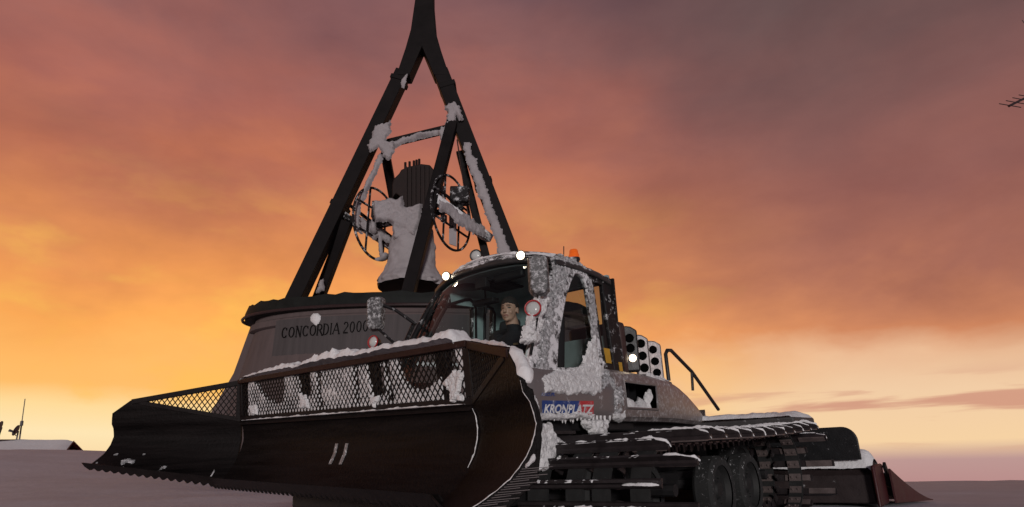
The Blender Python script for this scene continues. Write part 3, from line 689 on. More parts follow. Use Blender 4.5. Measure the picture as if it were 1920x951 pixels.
for side in (1, -1):
    m = MB()
    for a, b in BELTS:
        ring = []
        for (pb, pu, nb, nu) in TP:
            o_ = v(pb, 0, pu); n_ = Vector((-nb, 0, nu))
            ring.append([o_+Vector((0, side*a, 0)), o_+Vector((0, side*b, 0)), o_+Vector((0, side*b, 0))-n_*.022, o_+Vector((0, side*a, 0))-n_*.022])
        m.loft(ring, wrap=True)
    tr = m.build('track', rubber_m, gr)
    for k in range(NB):
        d = cum[-1]*(k+.35)/NB; b, u, nb, nu = at(d)
        g = bpy.data.objects.new('grouser', GMESH[k % 2]); C.objects.link(g); g.parent = tr; g.matrix_local = bar_matrix(d, side)
        if side == 1:
            l1 = 2.0 if k % 2 == 0 else 1.76
            if nu > .55 or nb < -.3:                  # snow caught on the bar ends and along the bars
                Mx = bar_matrix(d, 1); sm = MB(); e = .22 if nb < -.3 else .30
                top = lambda y, z=.074: Mx @ Vector((0, y, z))
                upv = (UPG*1.0 + Vector((-nb, 0, nu))*.3).normalized()
                if nu > .55: pth = [top(l1-e), top(l1-.13), top(l1-.02, .045), top(l1+.004, .0)]
                else: pth = [Mx @ Vector((.02, l1-e-.05, .05)), Mx @ Vector((.02, l1-.12, .055)), Mx @ Vector((.02, l1-.01, .035))]
                ridge(sm, pth, .024 if nu > .55 else .05, .016 if nu > .55 else .022, upv, 8, k*1.3, 12, step=.02)
                if nb < .2:
                    a0 = .8+.5*random.random()
                    for q in range(4 + (9 if nb < -.2 else 0)):
                        y0 = .7+random.random()*.9; ridge(sm, [top(y0, .06), top(y0+.04+.12*random.random(), .065)], .03, .016, upv, 6, q+k, 15, step=.02)
                tag(sm.build('snow', snow_m, tr, 60), kind='stuff')
    # wheels
    wm = MB(); ty = MB()
    rad = .285
    ty.lathe((0, 0, 0), (0, 1, 0), [(-.085, rad*.72), (-.09, rad*.92), (-.06, rad), (.06, rad), (.09, rad*.92), (.085, rad*.72)], 32, caps=False)
    wm.lathe((0, 0, 0), (0, 1, 0), [(-.075, rad*.75), (.07, rad*.75), (.075, rad*.70), (.03, rad*.62), (.01, rad*.3), (.05, rad*.22), (.055, .01)], 28)
    for q in range(6):
        a = 2*math.pi*q/6; wm.lathe((rad*.42*math.cos(a), .014, rad*.42*math.sin(a)), (0, 1, 0), [(0, .018), (.02, .017), (.021, .004)], 6)
    tme, wme = ty.mesh('tyre', tyre_m), wm.mesh('wheel', wheel_m)
    for (b_, u_, s_) in ((.79, .385, 1.16), (1.40, .335, 1), (2.10, .335, 1), (2.85, .335, 1), (3.68, .42, 1.2)):
        wh = bpy.data.objects.new('wheel', wme); C.objects.link(wh); wh.parent = gr; wh.location = v(b_, side*(1.44 if 1.6 < b_ < 3 else 1.08), u_); wh.scale = (s_, side, s_)
        t_ = bpy.data.objects.new('tyre', tme); C.objects.link(t_); t_.parent = wh
    m = MB(); m.beam(v(.8, side*1.05, .42), v(3.7, side*1.05, .44), .12, .16, ref=(0, 1, 0))
    for b_ in (.79, 1.40, 2.10, 2.85, 3.68): m.tube([v(b_, side*.5, .40), v(b_, side*1.40, .38)], .05, 8)
    m.build('axle_beam', chassis_m, gr)

# ---- cab
HWB, HWT = .78, .71
def apil(t):                                             # windscreen edge on the door side: (b,u)
    P = [(.30, 1.22), (.42, 1.50), (.56, 1.80), (.74, 2.10), (.86, 2.27), (.93, 2.35)]
    x = t*(len(P)-1); i = min(int(x), len(P)-2); f_ = x-i; return P[i][0]+(P[i+1][0]-P[i][0])*f_, P[i][1]+(P[i+1][1]-P[i][1])*f_
def hwid(u): return HWB+(HWT-HWB)*max(0, min(1, (u-1.3)/1.05))
def wscr(s, t):                                          # s -1..1 across, t 0..1 up
    b, u = apil(t); bul = .16*(1-s*s)*(.75+.25*t); return v(b-bul, s*(hwid(u)-.03), u + .10*(1-s*s)*t**3)
m = MB(); m.grid(lambda a, t: wscr(-1+2*a, t), 24, 18); ws = m.build('windscreen', wind_m, gr, 60)
def edge(name, f, r, mat, n=24, k=8):
    m = MB(); m.tube([f(i/n) for i in range(n+1)], r, k); return m.build(name, mat, gr, 60)
edge('windscreen_seal', lambda t: wscr(-1+2*t, 1.0), .022, frost_m); edge('windscreen_seal', lambda t: wscr(-1+2*t, 0), .03, pillar_m)
edge('windscreen_pillar', lambda t: wscr(-1.0, t), .030, pillar_m)
# roof
def roof(a, t):
    s = -1+2*a; fb_ = .93-.16*(1-s*s)-.05; rb = 1.93-.05*s*s
    b = fb_+(rb-fb_)*t
    u = 2.47-.085*abs(s)**3-.03*(1-t)**4 - .05*t**4 - .012
    return v(b, s*(HWT+.035), u)
m = MB(); m.slab(roof, 24, 20, (0, 0, -.06)); m.build('roof', roof_m, gr, 40, .018)
m = MB(); m.slab(lambda a, t: roof(.03+.94*a, .06+.9*t)-Vector((0, 0, .064)), 8, 8, (0, 0, -.012)); m.build('ceiling', ceil_m, gr, 40)
# visor band along the front of the roof
m = MB(); m.slab(lambda a, t: wscr(-1+2*a, 1.0)+v(-.02+.10*t, 0, .01+.07*t), 24, 3, v(.03, 0, -.02)); m.build('roof_visor', roof_m, gr, 40)
DW = [(.74, 1.37), (.80, 1.58), (.90, 1.80), (1.02, 2.02), (1.13, 2.18), (1.22, 2.27), (1.30, 2.285), (1.37, 2.26), (1.40, 2.20), (1.44, 1.42)]
QW = [(1.55, 2.24), (1.60, 2.255), (1.68, 2.24), (1.72, 2.19), (1.71, 1.50), (1.68, 1.47), (1.55, 1.47)]
def pl3(p, side, off=0.0): return v(p[0], side*(hwid(p[1])+off), p[1])
def plate(mb, poly, side, off=0.0, th=.05): mb.prism([pl3(p, side, off) for p in poly], Vector((0, -side*th, 0)))
for side in (1, -1):
    # pillar between windscreen and door, in short steps so that it follows the curve
    m = MB(); Ain = [(.74, 1.30), (.74, 1.37), (.80, 1.58), (.90, 1.80), (1.02, 2.02), (1.13, 2.18)]
    Aout = [(.33, 1.28), (.36, 1.36), (.46, 1.58), (.565, 1.80), (.69, 2.02), (.80, 2.18)]
    pwd = .12 if side == 1 else .07
    for k in range(len(Ain)-1): plate(m, [Aout[k], (Aout[k][0]+pwd, Ain[k][1]), (Aout[k+1][0]+pwd, Ain[k+1][1]), Aout[k+1]], side, .01, .07)
    m.build('front_pillar', frost_m if side == 1 else pillar_m, gr, 30, .012)
    if side == -1: Ain = [(Aout[k][0]+.17, Ain[k][1]) for k in range(len(Ain))]
    # door: frame strips and lower panel
    m = MB()
    for k in range(len(Ain)-1):
        a0, a1 = Ain[k], Ain[k+1]; plate(m, [(Aout[k][0]+pwd+.01, a0[1]), a0, a1, (Aout[k+1][0]+pwd+.01, a1[1])], side, .018, .05)
    plate(m, [(.93, 2.18), (1.13, 2.18), (1.22, 2.27), (1.30, 2.285), (1.37, 2.26), (1.40, 2.20), (1.485, 2.20), (1.47, 2.33), (1.38, 2.36), (1.06, 2.36)], side, .018, .05)
    plate(m, [(1.40, 2.20), (1.44, 1.42), (1.505, 1.36), (1.485, 2.20)], side, .018, .05)
    plate(m, [(Ain[1][0], 1.30), (1.505, 1.30), (1.505, 1.40), (1.44, 1.425), (Ain[1][0], 1.372)], side, .018, .05)
    dr = m.build('door', frost_m if side == 1 else pillar_m, gr, 30, .008)
    m = MB(); dwn = DW if side == 1 else Ain[1:]+DW[5:]; m.add([pl3(p, side, -.008) for p in dwn], [list(range(len(dwn)))]); m.build('door_window', side_m, dr, 0)
    m = MB(); plate(m, [(1.535, 2.33), (1.535, 2.245), (1.60, 2.26), (1.72, 2.245), (1.72, 2.34)], side, .01); plate(m, [(1.725, 2.35), (1.715, 1.32), (1.93, 1.32), (1.93, 2.34), (1.88, 2.37)], side, .01)
    plate(m, [(1.515, 2.33), (1.515, 1.32), (1.55, 1.32), (1.55, 2.25), (1.535, 2.33)], side, .01); plate(m, [(1.55, 1.32), (1.712, 1.32), (1.712, 1.475), (1.55, 1.475)], side, .01)
    rp = m.build('rear_pillar', pillar_m, gr, 30, .012)
    m = MB(); m.add([pl3(p, side, -.012) for p in QW], [list(range(len(QW)))]); m.build('quarter_window', side_m, gr, 0)
    # lower body panel of the door, rounded
    LP = [(1.345, .80), (1.30, .835), (1.20, .865), (1.10, .872), (1.02, .865), (.965, .84), (.95, .80)]
    def lowp(a, t, side=side):
        x = t*(len(LP)-1); i = min(int(x), len(LP)-2); f_ = x-i; u = LP[i][0]+(LP[i+1][0]-LP[i][0])*f_; l_ = LP[i][1]+(LP[i+1][1]-LP[i][1])*f_
        b = .17+1.36*a; fr = max(0, 1-a*8); return v(b+.05*fr*(u-.95)*1.5, side*(l_-.05*fr*fr), u)
    m = MB(); m.slab(lowp, 24, 18, (0, -side*.05, 0)); m.build('door_panel', silver_m, dr, 40, .006)
    if side == 1: doorL = dr; lowL = lowp
# door sill, floor, firewall below windscreen, rear wall with window
m = MB(); m.slab(lambda a, t: v(.17-.14*(1-(2*a-1)**2)+.12*t, (2*a-1)*.80, .96+.30*t), 20, 6, v(.05, 0, 0)); m.build('front_panel', silver_m, gr, 40)
m = MB(); m.box(v(1.05, 0, .98), (1.7, 1.56, .05)); m.build('cab_floor', dark_m, gr)
rw = MB()
for (l0, l1, u0, u1) in ((-.72, .72, .98, 1.78), (-.72, -.28, 1.78, 2.38), (.62, .72, 1.78, 2.38), (-.28, .62, 2.31, 2.38)): rw.box(v(1.86, (l0+l1)/2, (u0+u1)/2), (.05, l1-l0, u1-u0))
rw.build('rear_wall', inter_m, gr); m = MB(); m.add([v(1.86, -.28, 1.78), v(1.86, .62, 1.78), v(1.86, .62, 2.31), v(1.86, -.28, 2.31)], [(0, 1, 2, 3)]); m.build('rear_window', side_m, gr, 0)
m = MB(); m.box(v(1.915, -.55, 1.86), (.03, .40, .98)); m.box(v(1.915, .69, 1.86), (.03, .12, .98)); m.box(v(1.915, .15, 2.335), (.03, 1.0, .05)); m.box(v(1.915, .15, 1.55), (.03, 1.0, .44)); m.build('rear_skin', pillar_m, gr)
# inner linings of the off-side door (seen through the windscreen)
for side in (-1,):
    m = MB(); plate(m, [(.74, 1.0), (1.93, 1.0), (1.93, 1.42), (.74, 1.36)], side, -.045, .02); plate(m, [(1.42, 1.42), (1.56, 1.42), (1.56, 2.3), (1.40, 2.3)], side, -.045, .02); plate(m, [(1.72, 1.42), (1.84, 1.42), (1.84, 2.3), (1.72, 2.3)], side, -.045, .02)
    plate(m, [(1.05, 2.20), (1.84, 2.24), (1.84, 2.37), (1.0, 2.37)], side, -.05, .02)
    m.build('side_lining', inter_m, gr)
    for poly in ([(.53, 1.37), (.63, 1.58), (.735, 1.80), (.86, 2.02), (.97, 2.18)]+DW[5:], QW):
        m = MB(); pp = [pl3(p, side, -.075) for p in poly]; m.tube(pp, .016, 6, True); m.build('window_seal', dark_m, gr)
# dashboard, seats, controls, ceiling fittings
m = MB(); m.slab(lambda a, t: v(.36-.10*(1-(2*a-1)**2)+.26*t, (2*a-1)*.70, 1.27+.06*math.sin(math.pi*t)), 16, 6, (0, 0, -.16)); m.build('dashboard', dark_m, gr, 40, .02)
def seat(l_, b_=1.22):
    m = MB(); m.box(v(b_, l_, 1.36), (.46, .46, .13)); s_ = m.build('seat', seat_m, gr, 40, .05)
    m = MB(); rt = Matrix.Rotation(R(-8), 3, 'Y'); m.box(v(b_+.25, l_, 1.70), (.11, .46, .62), rt); m.build('backrest', seat_m, s_, 40, .05)
    if l_ < 0: m = MB(); m.box(v(b_+.29, l_, 2.02), (.09, .26, .15), rt); m.build('headrest', seat_m, s_, 40, .04)
    m = MB(); m.box(v(b_, l_, 1.14), (.34, .34, .30)); m.build('seat_base', dark_m, s_, 40, .02)
seat(.16); seat(-.46, 1.45)
m = MB(); m.tube([v(.72, .30, 1.30), v(.80, .30, 1.50)], .018, 8); jy = m.build('joystick', dark_m, gr); m = MB(); m.ellipsoid(v(.81, .30, 1.56), (.035, .04, .05)); m.ellipsoid(v(.80, .36, 1.55), (.03, .035, .035)); m.build('grip', redknob_m, jy)
m = MB(); m.box(v(.86, -.22, 1.60), (.05, .16, .20)); m.build('monitor', dark_m, gr, 30, .01)
m = MB(); m.box(v(1.28, -.20, 2.338), (.34, .34, .024)); ob = m.build('ceiling_console', dark_m, gr, 30, .008)
for q in (-.1, .1):
    m = MB(); m.box(v(1.28, -.20+q, 2.322), (.26, .11, .012)); m.build('speaker_grille', seat_m, ob)
m = MB(); m.box(v(1.20, -.34, 2.19), (.10, .28, .05)); rd = m.build('radio', dark_m, gr, 30, .01); m = MB(); m.tube([v(1.20, -.34, 2.18), v(1.21, -.34, 2.08)], .014, 6); m.tube([v(1.20, -.34, 2.20), v(1.20, -.34, 2.36)], .010, 6); m.build('microphone', dark_m, rd)
m = MB(); m.box(v(.92, .20, 2.30), (.07, .34, .075)); m.build('sun_visor', dark_m, gr, 30, .02)
m = MB(); m.box(v(.90, -.12, 2.29), (.06, .14, .10)); m.tube([v(.90, -.05, 2.31), v(.92, .05, 2.31)], .012, 6); m.build('cab_camera', dark_m, gr, 30, .01)

# mirrors with work lamps below
def mirror(px, py, l_, tilt, name='mirror'):
    side = 1 if l_ > 0 else -1
    c = vpix(px, py, 1, l_); e = MB()
    rz = Matrix.Rotation(R(-52 if side == 1 else -62), 3, 'Z'); W_, H_, D_ = .175, .345, .10
    pts = [(-W_/2, -H_/2+.04), (-W_/2+.035, -H_/2), (W_/2-.03, -H_/2), (W_/2, -H_/2+.05), (W_/2, H_/2-.03), (W_/2-.04, H_/2), (-W_/2+.03, H_/2), (-W_/2, H_/2-.03)]
    A = [c + rz @ Vector((x, -D_/2, z)) for x, z in pts]; B_ = [c + rz @ Vector((x*.82, D_/2, z*.9)) for x, z in pts]
    e.loft([B_, A]); mo = e.build('mirror', mirror_m, gr, 40, .012)
    m = MB(); pr = v(.86, side*.70, 2.34) if side == 1 else v(.62, side*.74, 1.95); m.tube([c+Vector((0, 0, H_/2-.06)), (c+Vector((0, 0, H_/2-.06))).lerp(pr, .5)+Vector((0, 0, .03)), pr], .016, 8)
    m.build('mirror_arm', pillar_m, mo); m = MB()
    pr2 = v(.5, side*.76, 1.66); m.tube([c-Vector((0, 0, H_/2-.05)), pr2], .014, 8); m.build('mirror_arm', pillar_m, mo)
    return c
def work_lamp(c, aim, rad, mat, ring=None, name='work_lamp'):
    aim = Vector(aim).normalized(); m = MB(); m.lathe(c-aim*.09, aim, [(0, rad*.35), (.02, rad*.7), (.06, rad*.95), (.085, rad)], 22); o = m.build(name, black_m, gr, 40)
    m = MB(); m.lathe(c-aim*.012, aim, [(0, rad*.86), (.012, rad*.8), (.022, rad*.4), (.024, .002)], 22); m.build('lens', mat, o, 60)
    if mat is lit_m: MB().lathe(c+aim*.013, aim, [(0, rad*.50), (.006, rad*.42), (.010, rad*.2), (.011, .001)], 18).build('bulb', core_m, o, 60)
    m = MB(); a = aim.orthogonal().normalized(); b_ = aim.cross(a); m.tube([c + (a*math.cos(2*math.pi*k/24)+b_*math.sin(2*math.pi*k/24))*rad*.93 for k in range(24)], rad*.11, 6, True); m.build('ring', ring or black_m, o, 60)
    return o
FW = Vector((1, 0, 0))
cL = mirror(1010, 516, .86, 0); cR = mirror(704, 588, -1.08, 0)
lpL = vpix(999, 578, 1, .84); work_lamp(lpL, (1, .45, .12), .068, lens_m, redring_m)
m = MB(); m.tube([lpL-v(-.05, 0, .07)+v(.08, 0, -.02)*0, vpix(995, 665, 1, .80)], .012, 8); m.build('lamp_stalk', dark_m, gr)
lpR = vpix(699, 641, 1, -1.05); work_lamp(lpR, (1, .15, .05), .062, lens_m, redring_m)
m = MB(); m.tube([lpR+v(.06, 0, .02), v(.50, -.82, 1.42)], .02, 8); m.build('lamp_stalk', pillar_m, gr)
m = MB(); m.tube([v(.36, -.86, 1.25), v(.5, -.86, 1.62), v(.66, -.81, 1.98)], .022, 8); m.tube([v(.34, -.92, 1.25), v(.47, -.92, 1.60)], .016, 8); m.build('grab_rail', pillar_m, gr)
m = MB(); m.tube([wscr(-.55, .02)+v(-.03, 0, 0), wscr(-.72, .42)+v(-.03, 0, 0), wscr(-.82, .66)+v(-.025, 0, 0)], .009, 6); wi = m.build('wiper', dark_m, gr)
m = MB(); m.tube([wscr(-.80, .3)+v(-.02, 0, 0), wscr(-.74, .75)+v(-.02, 0, 0)], .007, 6); m.build('wiper_blade', dark_m, wi)
# roof lamps, search lamp, beacon
for (px, py, l_) in ((836, 518, -.46), (976, 479, .45)):
    c = vpix(px, py, 1, l_); work_lamp(c, (1, .35*(1 if l_ > 0 else .6), -.12), .046, lit_m, None, 'roof_lamp')
    m = MB(); m.ellipsoid(c+v(.31, .04 if l_ > 0 else -.03, -.01), (.24, .15, .07)); m.build('lamp_pod', roof_m, gr, 60)
c = vpix(892, 479, 0, 1.0); o = work_lamp(c, (.92, .45, 0), .062, lens_m, None, 'search_lamp'); m = MB(); m.tube([c+v(.05, 0, -.04), c+v(.05, 0, -.20)], .012, 6); m.build('stem', black_m, o)
c = vpix(1076, 477, 1, .50); m = MB(); m.lathe(c, (0, 0, 1), [(-.06, .05), (-.005, .052), (0, .047), (.036, .043), (.048, .035), (.052, .005)], 20); m.build('beacon', orange_m, gr, 50)
m = MB(); m.lathe(c-Vector((0, 0, .06)), (0, 0, 1), [(-.05, .03), (0, .06), (.02, .058)], 16); m.build('beacon_base', black_m, gr)
m = MB(); m.tube([vpix(1057, 478, 1, .55), vpix(1057, 462, 1, .55)], .005, 5); m.build('radio_aerial', black_m, gr)
# number on the rear pillar
me = text_mesh('5', .11, .003); me.materials.append(M('grey print', (.35, .35, .36), .5)); t = bpy.data.objects.new('number', me); C.objects.link(t); t.parent = gr
t.matrix_local = Matrix.Translation(v(1.78, hwid(2.1)+.016, 2.09)) @ Matrix.Rotation(math.pi, 4, 'Z') @ Matrix.Rotation(math.pi/2, 4, 'X')
m = MB(); plate(m, [(1.60, 1.48), (1.70, 1.48), (1.70, 1.62), (1.59, 1.62)], 1, -.006, .003); m.build('sticker', yellow_m, gr)
m = MB(); plate(m, [(1.80, 1.40), (1.86, 1.40), (1.86, 1.50), (1.80, 1.50)], 1, .016, .004); m.build('marker', yellow_m, gr)

# ---- lettering on the door panel
def onpanel(px, py, off=.004):
    best = None
    for k in range(61):
        t = k/60; q = lowL(.5, t); d_ = vpix(px, py, 1, q.y); e = abs(d_.z-q.z)
        if best is None or e < best[0]: best = (e, d_)
    return best[1] + Vector((0, off, 0))
def quad(name, p, mat, off, nu=10, nv=5):
    m = MB()
    def fn(a, t):
        x = (p[0][0]*(1-a)+p[1][0]*a)*(1-t)+(p[3][0]*(1-a)+p[2][0]*a)*t; y = (p[0][1]*(1-a)+p[1][1]*a)*(1-t)+(p[3][1]*(1-a)+p[2][1]*a)*t
        return onpanel(x, y, off)
    m.slab(fn, nu, nv, (0, -.003, 0)); return m.build(name, mat, doorL, 60)
quad('blue_field', [(1016, 751), (1086, 752), (1081, 775), (1016, 775)], blue_m, .005)
quad('red_field', [(1086, 752), (1112, 752), (1112, 778), (1081, 775)], redp_m, .0055)
def letters(txt, px0, px1, pyb, pyt, mat, off, shear=0.0, slope=0.0):
    me = text_mesh(txt, 1.0, .0, shear, .034); xs = [q.co.x for q in me.vertices]; ys = [q.co.y for q in me.vertices]
    x0, x1, y0, y1 = min(xs), max(xs), min(ys), max(ys)
    for q in me.vertices:
        a = (q.co.x-x0)/(x1-x0); t = (q.co.y-y0)/(y1-y0); q.co = onpanel(px0+(px1-px0)*a, pyb+(pyt-pyb)*t+slope*a, off)
    me.materials.append(mat); o = bpy.data.objects.new('lettering', me); C.objects.link(o); o.parent = doorL; return o
letters('KRONPLATZ', 1018, 1112, 775.5, 758, white_m, .009, .25, 1.0)
letters('KRO.PL', 1014, 1040, 743, 736.5, blue_m, .006, .2)

# ---- engine hood
HS = [(1.54, .872, 1.43, .95), (1.70, .875, 1.43, .95), (2.34, .875, 1.42, .95), (2.55, .865, 1.415, .95), (2.8, .845, 1.405, .95), (3.1, .81, 1.37, .945), (3.4, .77, 1.30, .94), (3.7, .73, 1.205, .935), (3.95, .69, 1.10, .93), (4.12, .64, 1.0, .93)]
rings = []
for (b, hw, tp, bt_) in HS:
    h = tp-bt_
    half = [(hw-.05, bt_), (hw-.01, bt_+.04), (hw, bt_+.115), (hw, bt_+.115+ (h-.19)*.85), (hw-.02, tp-.06), (hw-.07, tp-.018), (hw-.16, tp), (hw*.4, tp+.035)]
    rings.append([v(b, l_, u) for l_, u in half] + [v(b, -l_, u) for l_, u in half[::-1]])
m = MB(); n = len(rings[0]); P = [p for r_ in rings for p in r_]; F = []
for i in range(len(rings)-1):
    for k in range(n):
        if i == 1 and k in (2, n-4): continue            # side air openings
        F.append((i*n+k, i*n+(k+1) % n, (i+1)*n+(k+1) % n, (i+1)*n+k))
F += [tuple(range(n))[::-1], tuple(range((len(rings)-1)*n, len(rings)*n))]; m.add(P, F)
hood = m.build('engine_hood', hood_m, gr, 35, .012)
for side in (1, -1):
    m = MB(); m.box(v(2.02, side*.60, 1.19), (.66, .06, .34)); m.build('air_intake', dark_m, hood)
    m = MB(); rim_ = [v(1.70, side*.876, 1.065), v(2.34, side*.876, 1.065), v(2.35, side*.876, 1.30), v(1.69, side*.876, 1.305)]; m.tube(rim_, .012, 6, True); m.build('intake_rim', silver_m, hood)
    for q in range(4):
        m = MB(); m.box(v(1.80+.14*q, side*.66, 1.19), (.03, .1, .3)); m.build('intake_slat', dark_m, hood)
m = MB(); ridge(m, [v(1.74, .80, 1.07), v(1.95, .80, 1.07), v(2.12, .8, 1.08), v(2.32, .8, 1.08)], .13, .10, UPG, 10, 2, 9); m.build('intake_snow', ice_m, hood, 60)
m = MB(); ridge(m, [v(2.2, .81, 1.10), v(2.30, .82, 1.2), v(2.32, .82, 1.26)], .08, .07, FW, 10, 5, 9); m.build('intake_snow', ice_m, hood, 60)
# lamp and vent towers behind the cab
m = MB(); m.box(v(2.02, .44, 1.66), (.14, .62, .54)); m.build('rear_housing', M('dark red brown housing', (.05, .025, .022), .45, snow=.25), gr, 30, .05)
def vent(px0, px1, py0, py1, l_, mat, holes, nm):
    cx_, cy_ = (px0+px1)/2, (py0+py1)/2; c = vpix(cx_, cy_, 1, l_); sc = (vpix(cx_, py0, 1, l_)-vpix(cx_, py1, 1, l_)).length
    wd = sc*(px1-px0)/(py1-py0)*1.10; rt = Matrix.Rotation(R(30), 3, 'Z')
    pts = [(-wd/2, -sc/2), (wd/2, -sc/2), (wd/2, sc/2-.05), (wd/2-.06, sc/2-.008), (wd/2-.10, sc/2), (-wd/2, sc/2)]
    mb = MB(); A = [c + rt @ Vector((.0, y, z)) for y, z in pts]; Bk = [c + rt @ Vector((-.20, y, z*.97)) for y, z in pts]; mb.loft([A, Bk]); o = mb.build(nm, mat, gr, 30, .015)
    for (hy, hz, r_, mt) in holes:
        q = c + rt @ Vector((.001, hy*wd, hz*sc)); ax_ = rt @ Vector((1, 0, 0))
        MB().lathe(q-ax_*.01, ax_, [(0, r_), (.018, r_), (.019, r_*.86), (.0135, r_*.8), (.013, .001)], 18).build('port', mt, o, 50)
    return o
vent(1216, 1240, 640, 712, .62, hood_m, [(-.05, .27, .044, hole_m), (0, -.02, .044, hole_m), (.05, -.30, .044, hole_m)], 'vent_tower')
vent(1194, 1216, 628, 702, .68, silver_m, [(-.05, .27, .046, hole_m), (-.02, -.03, .046, hole_m), (.03, -.32, .046, hole_m)], 'vent_tower')
vent(1169, 1195, 612, 694, .74, black_m, [(.08, -.22, .036, lit_m), (-.38, -.24, .014, litam_m), (.0, .22, .045, hole_m), (0, 0, .045, hole_m)], 'lamp_tower')
# handrail
l_ = .60
rl = [vpix(1254, 714, 1, l_), vpix(1248, 664, 1, l_), vpix(1251, 657, 1, l_), vpix(1258, 657, 1, l_), vpix(1297, 697, 1, l_), vpix(1347, 768, 1, l_)]
m = MB(); m.tube(rl, .022, 10); hr = m.build('handrail', black_m, gr, 60); m = MB(); m.tube([vpix(1297, 697, 1, l_), vpix(1299, 732, 1, l_)], .018, 8); m.build('rail_post', black_m, hr)

# ---- rear platform, flap, tiller
m = MB(); m.box(v(4.28, 0, .925), (.86, 3.46, .07)); plf = m.build('rear_platform', M('platform steel', (.06, .055, .055), .6, var=.3, snow=.35), gr, 30, .02)
m = crust(lambda a, t: (v(3.86+.86*a, -1.72+3.44*t, .962), Vector((0, 0, 1))), 24, 90, .075, lambda a, t, p: min(.5, 12*min(t, 1-t), 5*min(a, 1-a)+.03), 5); m.build('snow', snow_m, plf, 60)
def rr(l0, l1, u0, u1, r_, b):
    P = [v(b, l0, u0), v(b, l1, u0)]
    for k in range(9): a = R(90*k/8); P.append(v(b, l1-r_+r_*math.cos(a), u1-r_+r_*math.sin(a)))
    for k in range(9): a = R(90+90*k/8); P.append(v(b, l0+r_+r_*math.cos(a), u1-r_+r_*math.sin(a)))
    return P
m = MB(); m.prism(rr(-2.12, 2.14, .47, .84, .16, 4.76), v(.04, 0, 0)); m.build('rear_flap', M('rear flap rubber', (.010, .010, .011), .45, snow=.33, ss=16), gr, 30, .008)
zt_ = lambda b: .06*(b-4.8)*0
m = MB(); sec = [(4.85, .0), (4.85, .30), (4.95, .42), (5.15, .46), (5.42, .36), (5.55, .20), (5.55, -.02)]
m.loft([[v(b, l_, u) for b, u in sec] for l_ in (-2.2, 2.2)]); til = m.build('tiller', M('tiller steel', (.03, .02, .02), .5, snow=.33), gr, 30, .02)
m = crust(lambda a, t: (v(4.80+.8*a, -2.22+4.44*t, .28+.20*math.sin(math.pi*min(1, a*1.25+.12))), UPG), 20, 110, .11, lambda a, t, p: min(.5, 20*min(t, 1-t), 5*min(a, 1-a)+.05), 5); m.build('snow', snow_m, til, 60)
m = MB(); sec = [(5.35, .30), (5.6, .20), (6.1, .09), (6.7, -.03), (7.15, -.12)]
NS = 24
for k in range(NS):
    l0 = -2.34+4.68*k/NS; l1 = l0+4.68/NS-.012
    fl = MB(); fl.loft([[v(b, l0*(1+.02*(b-5.35)), u), v(b, l1*(1+.02*(b-5.35)), u), v(b, l1*(1+.02*(b-5.35)), u-.02), v(b, l0*(1+.02*(b-5.35)), u-.02)] for b, u in sec]); fl.build('comb_flap', red_m, til, 30)
m = MB(); m.slab(lambda a, t: v(5.18+2.02*a, 2.34+.125*a, (-.02-.13*a)+t*(.36*(1-a)**1.5+.012)), 14, 1, (0, -.02, 0)); m.build('comb_end', red_m, til)
m = MB(); m.box(v(4.98, 2.24, .19), (.52, .04, .44)); m.build('side_plate', red_m, til, 30, .02); m = MB(); m.beam(v(5.22, 2.28, .40), v(5.44, 2.30, .0), .09, .03, ref=(0, 1, 0)); m.build('skid_bracket', dark_m, til)
m = MB(); m.tube([v(4.3, 0, .6), v(5.2, 0, .45)], .09, 8); m.build('tiller_arm', chassis_m, gr)

# ================================================================== BLADE
BB, BL, BU = frame(44.664, 3.341, -1.816); BO = Vector((-1.242, 4.504, .438+EYE)); BW = 2.9
def bw(s, b, u): return GI @ (BO + BL*s + BB*b + BU*u)
PROF = [(-.483, -.175), (-.42, -.095), (-.34, -.025), (-.25, .02), (-.15, .042), (-.06, .028), (0, 0)]
def prof(u):
    if u >= 0: return -.12*u
    for (u0, b0), (u1, b1) in zip(PROF[:-1], PROF[1:]):
        if u <= u1: return b0+(b1-b0)*(u-u0)/(u1-u0)
    return 0
SWS = {1: R(32.5), -1: R(43)}; WL = 1.09
RISE = {1: .05, -1: .15}
def ww(sg, w_, b, u):
    SW = SWS[sg]; d_ = BL*sg*math.cos(SW) - BB*math.sin(SW); n_ = BB*math.cos(SW) + BL*sg*math.sin(SW)
    if u < 0: k_ = w_/WL; b *= 1+.35*k_; u *= 1-RISE[sg]/.483*k_
    return GI @ (BO + BL*sg*BW/2 + d_*w_ + n_*b + BU*u)
BTOP = .338
backv = (GI.to_3x3() @ BB)
m = MB(); m.slab(lambda a, t: bw(-BW/2+BW*a, prof(-.483+.483*t), -.483+.483*t), 30, 21, backv*.025); blade = m.build('blade', blade_m, gr, 40)
m = MB(); m.slab(lambda a, t: bw(-BW/2+.01+(BW-.02)*a, prof(0)-.012+.03*t, -.03+.035*t), 2, 1, backv*.03); m.build('stiffener', bladefr_m, blade)
# serrated cutting edge
def serr(name, fn, length, pitch, par):
    k = int(length/pitch); m = MB()
    for i in range(k):
        a0, a1 = i/k, (i+1)/k; am = a0+(a1-a0)*.72
        P = [fn(a0, .06), fn(a1, .06), fn(a1, .0), fn(am, -.045), fn(a0, -.006)]; m.prism(P, backv*.014)
    return m.build(name, bladefr_m, par)
serr('cutting_edge', lambda a, h: bw(-BW/2+BW*a, prof(-.483)-.02+h*(-.6), -.483+h*.8), BW, .062, blade)
